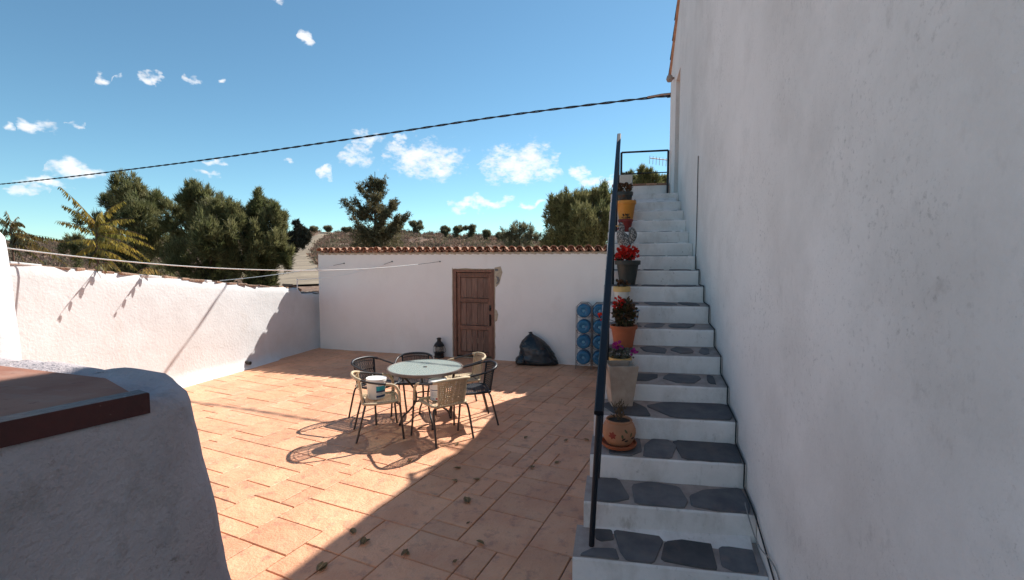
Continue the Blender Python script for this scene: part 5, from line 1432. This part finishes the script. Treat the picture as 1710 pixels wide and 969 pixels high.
# ------------------------------------------------------------------ trees
def needles(P, D, K, L_, W, r, spread=0.7):
    n = len(P)
    Pk = np.repeat(P, K, 0); Dk = np.repeat(D, K, 0) + r.normal(0, spread, (n * K, 3))
    Dk /= np.linalg.norm(Dk, axis=1)[:, None]
    S = np.cross(Dk, r.normal(0, 1, (n * K, 3))); S /= np.linalg.norm(S, axis=1)[:, None]
    l = L_ * r.uniform(0.6, 1.3, (n * K, 1)); w = W * r.uniform(0.7, 1.3, (n * K, 1))
    B0 = Pk + r.normal(0, L_ * 0.18, (n * K, 3))
    V = np.stack([B0 - S * w * .5, B0 + S * w * .5, B0 + Dk * l + S * w * .12, B0 + Dk * l - S * w * .12], 1).reshape(-1, 3)
    F = np.arange(n * K * 4).reshape(-1, 4)
    return V, F
def lobes_tree(name, label, px, dist, lobes, m_, cat='tree', group=None, tufts=1500, K=9, L_=0.16, W=0.022, up=0.9, seed=1, trunk_r=0.12, zbase=None, sub=5, low=False):
    """lobes: (px, py, half width px, half height px, depth offset m, weight)"""
    r = np.random.default_rng(seed); rr = random.Random(seed)
    b = at_y(px, 434, dist); zb = float(terrain_z(b.x, b.y)) if zbase is None else zbase
    t = thing(name, label, cat, (b.x, b.y, zb), 0, group)
    if low:
        g = Vector((b.x, b.y, zb)) - Vector((0, 0, EYE)); gy = CY - FPX * g.dot(UP) / g.dot(FW)
        w_ = max(l[2] for l in lobes); lo_y = max(l[1] + l[3] for l in lobes)
        if gy > lo_y - 2: lobes = lobes + [(px, (gy + lo_y) / 2 - 1, w_ * 0.95, max(2.0, (gy - lo_y) / 2 + 3), 0, 1.2)]
    Ps = []; Ds = []
    tw = sum(l[5] for l in lobes); ends = []
    sc = dist / FPX
    for (lx, ly, hw, hh, dy, wt) in lobes:
        c = at_y(lx, ly, dist + dy); rad = np.array([hw * sc, 0.5 * (hw + hh) * sc, hh * sc])
        ends.append((c, max(rad)))
        # each lobe carries smaller clumps so that gaps stay open between them
        nsub = max(5, int(sub * 4.5 * wt))
        d = r.normal(0, 1, (nsub, 3)); d /= np.linalg.norm(d, axis=1)[:, None]
        cc_ = np.array(c) + d * rad * r.uniform(0.35, 0.92, (nsub, 1))
        per = max(6, int(tufts * wt / tw / nsub))
        for q_, dq in zip(cc_, d):
            e = r.normal(0, 1, (per, 3)); e /= np.linalg.norm(e, axis=1)[:, None]
            sr = np.array([0.19, 0.19, 0.46]) * rad.mean() * r.uniform(0.6, 1.15)
            Ps.append(q_ + e * sr * r.uniform(0.45, 1.0, (per, 1)))
            Ds.append(e * 0.7 + dq * 0.35 + np.array([0, 0, up]))
    P = np.concatenate(Ps) - np.array((b.x, b.y, zb)); D = np.concatenate(Ds)
    V, F = needles(P, D, K, L_, W, r, 0.5)
    cr_ = mesh_np('crown', V, F, m_, t)
    mb = MB(); topc = max((e[0].z for e in ends)) - zb
    mb.tube([(0, 0, -0.3), (rr.gauss(0, .05), rr.gauss(0, .05), topc * .45), (rr.gauss(0, .12), rr.gauss(0, .1), topc * 0.98)], [trunk_r, trunk_r * .25], 9, smooth_n=4)
    for (c, rad) in ends:
        e = Vector((c.x - b.x, c.y - b.y, c.z - zb)); s_ = Vector((0, 0, max(0.2, e.z * 0.55 - 0.2)))
        mb.tube([s_, s_.lerp(e, .5) + Vector((0, 0, -0.08 * e.length)), e], [trunk_r * .4, trunk_r * .1], 6, smooth_n=3)
        for k in range(5):
            d = Vector((rr.gauss(0, 1), rr.gauss(0, 1), rr.gauss(0.5, 1))).normalized() * rad * 0.8
            mb.tube([e, e + d], [trunk_r * .12, trunk_r * .04], 5)
    mb.build('trunk', 'bark', t)
    return t
PG = 'pine trees behind the walls'
lobes_tree('pine_tree', 'bushy pine behind the left wall, rising behind the yellowing tree of heaven', 220, 15.0,
    [(218, 322, 38, 34, 0, 1.2), (190, 345, 38, 30, .5, 1), (165, 380, 40, 36, 0, 1), (235, 365, 48, 44, -.5, 1.5), (262, 340, 30, 24, .3, .8), (200, 420, 70, 42, -.3, 1.6), (270, 410, 45, 45, 0, 1.2), (130, 415, 30, 30, 0, .7), (230, 462, 80, 20, 0, 1.1)], 'pine', group=PG, tufts=5600, K=10, L_=0.18, W=0.024, seed=3, trunk_r=0.14)
lobes_tree('pine_tree', 'tall dense pine in the middle of the group behind the left wall', 345, 14.5,
    [(318, 330, 26, 32, 0, 1), (345, 345, 42, 34, .2, 1.3), (372, 345, 30, 32, 0, 1), (300, 375, 40, 42, .3, 1.2), (360, 395, 55, 46, -.6, 1.8), (330, 435, 62, 42, -.3, 1.5), (395, 380, 34, 40, .1, 1.1), (400, 440, 40, 36, 0, 1), (350, 470, 70, 20, 0, 1.1)], 'pine', group=PG, tufts=6200, K=10, L_=0.18, W=0.024, seed=4, trunk_r=0.16)
lobes_tree('pine_tree', 'rightmost pine of the group behind the left wall, beside the dirt track', 440, 15.5,
    [(440, 345, 24, 26, 0, .9), (425, 365, 30, 28, 0, 1), (455, 375, 28, 34, 0, 1), (440, 410, 44, 40, -.4, 1.6), (445, 448, 44, 30, -.2, 1.2), (470, 425, 18, 26, 0, .6), (440, 476, 44, 18, 0, 1)], 'pine', group=PG, tufts=4200, K=10, L_=0.18, W=0.024, seed=5, trunk_r=0.12)
lobes_tree('pine_tree', 'round olive-green pine behind the roof, left of the handrail', 975, 17.5,
    [(965, 345, 36, 30, 0, 1.2), (935, 365, 30, 28, .3, 1), (1000, 340, 34, 30, .4, 1.1), (985, 380, 42, 40, -.6, 1.6), (940, 400, 36, 26, -.2, 1), (1010, 390, 34, 44, 0, 1.2), (960, 415, 50, 24, 0, 1), (930, 345, 16, 16, 0, .4), (1040, 360, 30, 40, .4, 1)], 'pine', group=PG, tufts=5200, K=10, L_=0.18, W=0.026, seed=6, trunk_r=0.15)
lobes_tree('pine_tree', 'small upright pine seen through the landing railing at the top of the stairs', 1082, 24,
    [(1082, 292, 14, 14, 0, 1), (1075, 308, 16, 14, 0, 1), (1092, 305, 14, 16, 0, 1), (1084, 335, 22, 22, 0, 1), (1084, 375, 26, 30, 0, 1)], 'pine_dark', group=PG, tufts=1700, K=9, L_=0.19, W=0.026, seed=7, trunk_r=0.1)
lobes_tree('pine_tree', 'low pine crown just left of the small pine behind the landing railing', 1052, 26,
    [(1050, 300, 14, 12, 0, 1), (1062, 312, 18, 14, 0, 1), (1045, 320, 20, 16, 0, 1), (1054, 350, 24, 26, 0, 1)], 'pine', group=PG, tufts=1200, K=9, L_=0.2, W=0.028, seed=8, trunk_r=0.1)
lobes_tree('pine_tree', 'tip of a pine low beside the house corner behind the landing railing', 1110, 25,
    [(1110, 310, 10, 12, 0, 1), (1112, 328, 16, 16, 0, 1), (1112, 355, 20, 22, 0, 1)], 'pine_dark', group=PG, tufts=800, K=9, L_=0.2, W=0.028, seed=9, trunk_r=0.08)
# open conifer with upswept branches
def conifer():
    dist = 19.0; r = np.random.default_rng(12); rr = random.Random(12)
    b = at_y(627, 434, dist); zb = float(terrain_z(b.x, b.y))
    t = thing('conifer_tree', 'dark open conifer with upswept branches rising behind the tiled roof', 'tree', (b.x, b.y, zb))
    O = Vector((b.x, b.y, zb)); top = at_y(626, 287, dist) - O
    trunk = MB(); trunk.tube([(0, 0, -0.3), top * 0.5, top], [0.11, 0.012], 8, smooth_n=4)
    tips = [(576, 336, .3), (592, 334, -.2), (588, 362, .4), (600, 311, .2), (613, 305, -.2), (644, 297, .1), (640, 318, .4), (657, 338, -.3), (662, 336, .2), (681, 357, 0), (664, 363, -.4), (652, 372, .4), (602, 378, -.5), (620, 300, 0), (634, 303, .2), (646, 352, -.6), (606, 350, -.5), (616, 335, .5), (640, 340, .6), (672, 372, .3), (630, 325, -.5)]
    Ps = []; Ds = []
    for (x, y, dy) in tips:
        e = at_y(x, y, dist + dy) - O
        s_ = top * (max(0.22, (e.z - 0.30 - 0.36 * abs(e.x)) / top.z))
        mid = s_.lerp(e, .55) + Vector((0, 0, -0.10 * (e - s_).length))
        pts = catmull([s_, mid, e], 6); trunk.tube(pts, [0.03, 0.006], 5)
        ln_ = (e - s_).length
        for k in range(int(30 * ln_) + 8):
            u = rr.uniform(0.15, 1.0); q_ = pts[min(len(pts) - 1, int(u * len(pts)))]
            w = 0.13 * (1.1 - 0.5 * u) + 0.02
            off = Vector((rr.gauss(0, w * .6), rr.gauss(0, w * .6), rr.gauss(-0.06, w * .55)))
            for j in range(7):
                Ps.append(tuple(q_ + off + Vector((rr.gauss(0, .05), rr.gauss(0, .05), rr.gauss(0, .06))))); Ds.append(tuple((e - s_).normalized() * 0.5 + Vector((0, 0, 0.25))))
    for k in range(300):   # dense skirt low down, behind the roof edge
        q_ = at_y(rr.uniform(588, 668), rr.uniform(378, 440), dist + rr.uniform(-.7, .7)) - O
        for j in range(8): Ps.append(tuple(q_ + Vector((rr.gauss(0, .09), rr.gauss(0, .09), rr.gauss(0, .09))))); Ds.append((rr.gauss(0, .4), rr.gauss(0, .4), 0.3))
    V, F = needles(np.array(Ps), np.array(Ds), 4, 0.11, 0.030, r, 0.5)
    mesh_np('crown', V, F, 'cypress', t); trunk.build('trunk', 'bark', t)
conifer()
# small grey-green trees
lobes_tree('olive_tree', 'pale airy grey-green tree between the bare hill and the round pine', 868, 27,
    [(868, 385, 22, 14, 0, 1), (850, 395, 16, 12, 0, .8), (888, 395, 18, 14, 0, .8), (868, 410, 34, 18, 0, 1.2)], 'olive', tufts=700, K=7, L_=0.22, W=0.035, seed=15, trunk_r=0.08, sub=4)
lobes_tree('dark_bush', 'very dark round bush at the left edge of the dirt track', 497, 62,
    [(497, 386, 15, 10, 0, 1), (486, 398, 13, 12, 0, 1), (508, 396, 11, 11, 0, 1), (495, 374, 8, 5, 0, .4), (488, 412, 14, 9, 0, 1), (506, 408, 10, 8, 0, .8), (484, 423, 12, 8, 0, .8)], 'bush_dark', cat='bush', tufts=1100, K=8, L_=0.45, W=0.16, seed=16, trunk_r=0.15, sub=5)
rid = [(526, 380, 8, 4), (551, 379, 9, 4), (580, 381, 8, 3), (695, 376, 11, 9), (745, 383, 7, 6), (762, 381, 10, 7), (786, 382, 10, 8), (812, 389, 6, 6), (838, 393, 8, 5)]
for k, (px, py, hw, hh) in enumerate(rid):
    py += 4 if k < 3 else 2; hw *= 0.85; hh *= 0.85
    dist = 112 if px < 700 else 104
    lobes_tree('ridge_shrub', 'small scrubby tree on the skyline of the hill, %s from the left' % ORD[k], px, dist,
        [(px + random.uniform(-.9, .9) * hw, py + random.uniform(-.6, .5) * hh, hw * random.uniform(.3, .65), hh * random.uniform(.3, .6), random.uniform(-1, 1), 1) for _ in range(6)], 'olive', cat='shrub', group='shrubs on the hill skyline', tufts=90, K=6, L_=0.55, W=0.11, seed=30 + k, trunk_r=0.05, sub=4, low=k >= 3)

# tree of heaven: long pinnate fronds
def frond(V, F, p0, p1, droop, r, n=11, leaf=0.17, wid=0.045):
    p0, p1 = Vector(p0), Vector(p1); ax = p1 - p0
    side_ = ax.cross(Vector((0, 0, 1)));
    if side_.length < 1e-4: side_ = Vector((1, 0, 0))
    side_.normalize()
    pts = [p0.lerp(p1, t) + Vector((0, 0, droop * 4 * t * (1 - t))) for t in np.linspace(0, 1, n + 2)]
    for i in range(1, n + 2):
        q_ = pts[i]; tt = (pts[i] - pts[i - 1]).normalized(); f = 1 - 0.55 * (i / (n + 1)) ** 2
        for s in (-1, 1):
            d = (side_ * s * r.uniform(0.15, 0.6) + Vector((0, 0, -r.uniform(0.8, 1.2))) + tt * 0.3).normalized()
            l = leaf * f * r.uniform(0.8, 1.15); w = wid * f
            wv = d.cross(side_ + Vector((r.gauss(0, .3), r.gauss(0, .3), r.gauss(0, .3)))).normalized() * w
            b = len(V); V += [q_, q_ + d * l * .35 + wv * .55, q_ + d * l * .7 + wv * .42, q_ + d * l, q_ + d * l * .7 - wv * .42, q_ + d * l * .35 - wv * .55]
            F += [(b, b + 1, b + 2, b + 3), (b, b + 3, b + 4, b + 5)]
    return pts
def heaven(label, px, dist, stem_top, fr_list, m_, seed, base_off=0.0):
    r = random.Random(seed); b = at_y(px, 434, dist); zb = float(terrain_z(b.x, b.y))
    t = thing('tree_of_heaven', label, 'tree', (b.x, b.y, zb), 0, 'yellowing trees of heaven behind the left wall')
    O = Vector((b.x, b.y, zb)); V = []; F = []; st = MB()
    tp_ = at_y(*stem_top, dist) - O
    stem = catmull([(0, 0, -0.3), tp_ * .5 + Vector((0.03, 0, 0)), tp_], 6)
    st.tube(stem, [0.035, 0.014], 7)
    for (x0, y0, x1, y1, dy, dr) in fr_list:
        q0 = at_y(x0, y0, dist) - O; q1 = at_y(x1, y1, dist + dy) - O
        pts = frond(V, F, q0, q1, dr, r, n=int(6 + (q1 - q0).length * 10), leaf=0.21, wid=0.058)
        st.tube(pts, [0.007, 0.003], 5)
    mb = MB(); mb.v = [tuple(v) for v in V]; mb.f = F; mb.m = [0] * len(F); mb.build('crown', m_, t)
    st.build('trunk', 'twig', t)
heaven('yellow-green tree of heaven with drooping feathery fronds above the left wall', 160, 9.6, (160, 368),
    [(160, 372, 100, 312, .2, .05), (158, 376, 103, 342, -.2, .06), (158, 386, 94, 369, .2, .05), (160, 372, 206, 336, .2, .08), (160, 372, 170, 352, -.5, .04), (160, 380, 222, 366, -.2, .08), (160, 392, 254, 412, .2, .14), (161, 396, 247, 432, -.4, .14), (160, 405, 236, 434, .4, .12), (160, 386, 244, 396, .5, .12), (160, 415, 226, 448, -.3, .10), (160, 402, 112, 404, .3, .06), (160, 410, 120, 430, -.3, .06), (160, 418, 200, 450, .3, .06), (160, 420, 150, 442, -.4, .04), (160, 376, 136, 352, .5, .03), (160, 378, 192, 380, -.6, .05), (160, 394, 215, 420, -.7, .1)], 'frond', 41)
heaven('darker tree of heaven at the far left edge behind the wall', 20, 10.0, (18, 372),
    [(18, 374, 40, 376, .2, .08), (16, 376, -20, 356, .2, .06), (18, 380, 52, 398, -.3, .10), (18, 388, 78, 404, .3, .10), (18, 392, 108, 402, .6, .06), (16, 396, 62, 420, -.2, .08), (16, 400, 70, 436, .2, .08), (14, 402, 38, 432, -.4, .05), (18, 382, -15, 392, 0, .06), (18, 385, -25, 415, .3, .06), (18, 374, 10, 352, -.2, .03), (18, 390, 92, 425, -.3, .09), (18, 395, 110, 440, .2, .1), (18, 378, 30, 362, .4, .03)], 'frond_dark', 42)
# two fronds that hang over the wall and throw the leaf shadows
def overhang(label, y, z, seed):
    r = random.Random(seed); V = []; F = []
    t = thing('overhanging_frond', label, 'branch', (-7.36, y, z)); st = MB()
    pts = frond(V, F, (-0.02, 0, 0.02), (0.50, -0.05, 0.02), 0.08, r, n=7, leaf=0.16); st.tube(pts, [0.006, 0.003], 5)
    mb = MB(); mb.v = [tuple(v) for v in V]; mb.f = F; mb.m = [0] * len(F); mb.build('leaflets', 'frond_dark', t); st.build('stalk', 'twig', t)
overhang('small leafy frond hanging over the left wall, nearer the left edge of the picture', 5.35, 1.96, 51)
overhang('small leafy frond hanging over the left wall, nearer the pine group', 6.0, 1.88, 52)

# ------------------------------------------------------------------ hillside scrub (uncountable)
r = np.random.default_rng(99)
N = 16000
yy_ = 24 + (124 - 24) * r.random(N) ** 0.75
uu = r.uniform(-2.0, 0.12, N)
xx = uu * yy_
d2 = np.min(np.hypot(xx[:, None] - track_xy[None, :, 0], yy_[:, None] - track_xy[None, :, 1]), 1)
keep = (d2 > 1.9) & ((np.sin(xx * .21) * np.cos(yy_ * .27 + 1) + r.normal(0, .7, N)) > -0.55)
xx, yy_ = xx[keep], yy_[keep]
zz = terrain_z(xx, yy_)
n = len(xx); K = 22
rad = (0.3 + 0.9 * r.random(n) ** 2.2) * np.interp(yy_, [24, 120], [0.8, 1.25])
e = r.normal(0, 1, (n, K, 3)); e /= np.linalg.norm(e, axis=2)[:, :, None]; e[:, :, 2] = np.abs(e[:, :, 2]) * 0.75
P = np.stack([xx, yy_, zz], 1)[:, None, :] + e * rad[:, None, None] * r.uniform(0.2, 0.9, (n, K, 1))
D = e + np.array([0, 0, 0.5])
V, F = needles(P.reshape(-1, 3), D.reshape(-1, 3), 1, 0.34, 0.16, r, 0.5)
mi = np.repeat((r.random(n) < 0.35).astype(int), K)
o = mesh_np('hillside_scrub', V, F, ['scrub_a', 'scrub_b'], mi=mi)
tag(o, 'dry brown and grey-green scrub covering the hill behind the roof', 'scrub', kind='stuff')
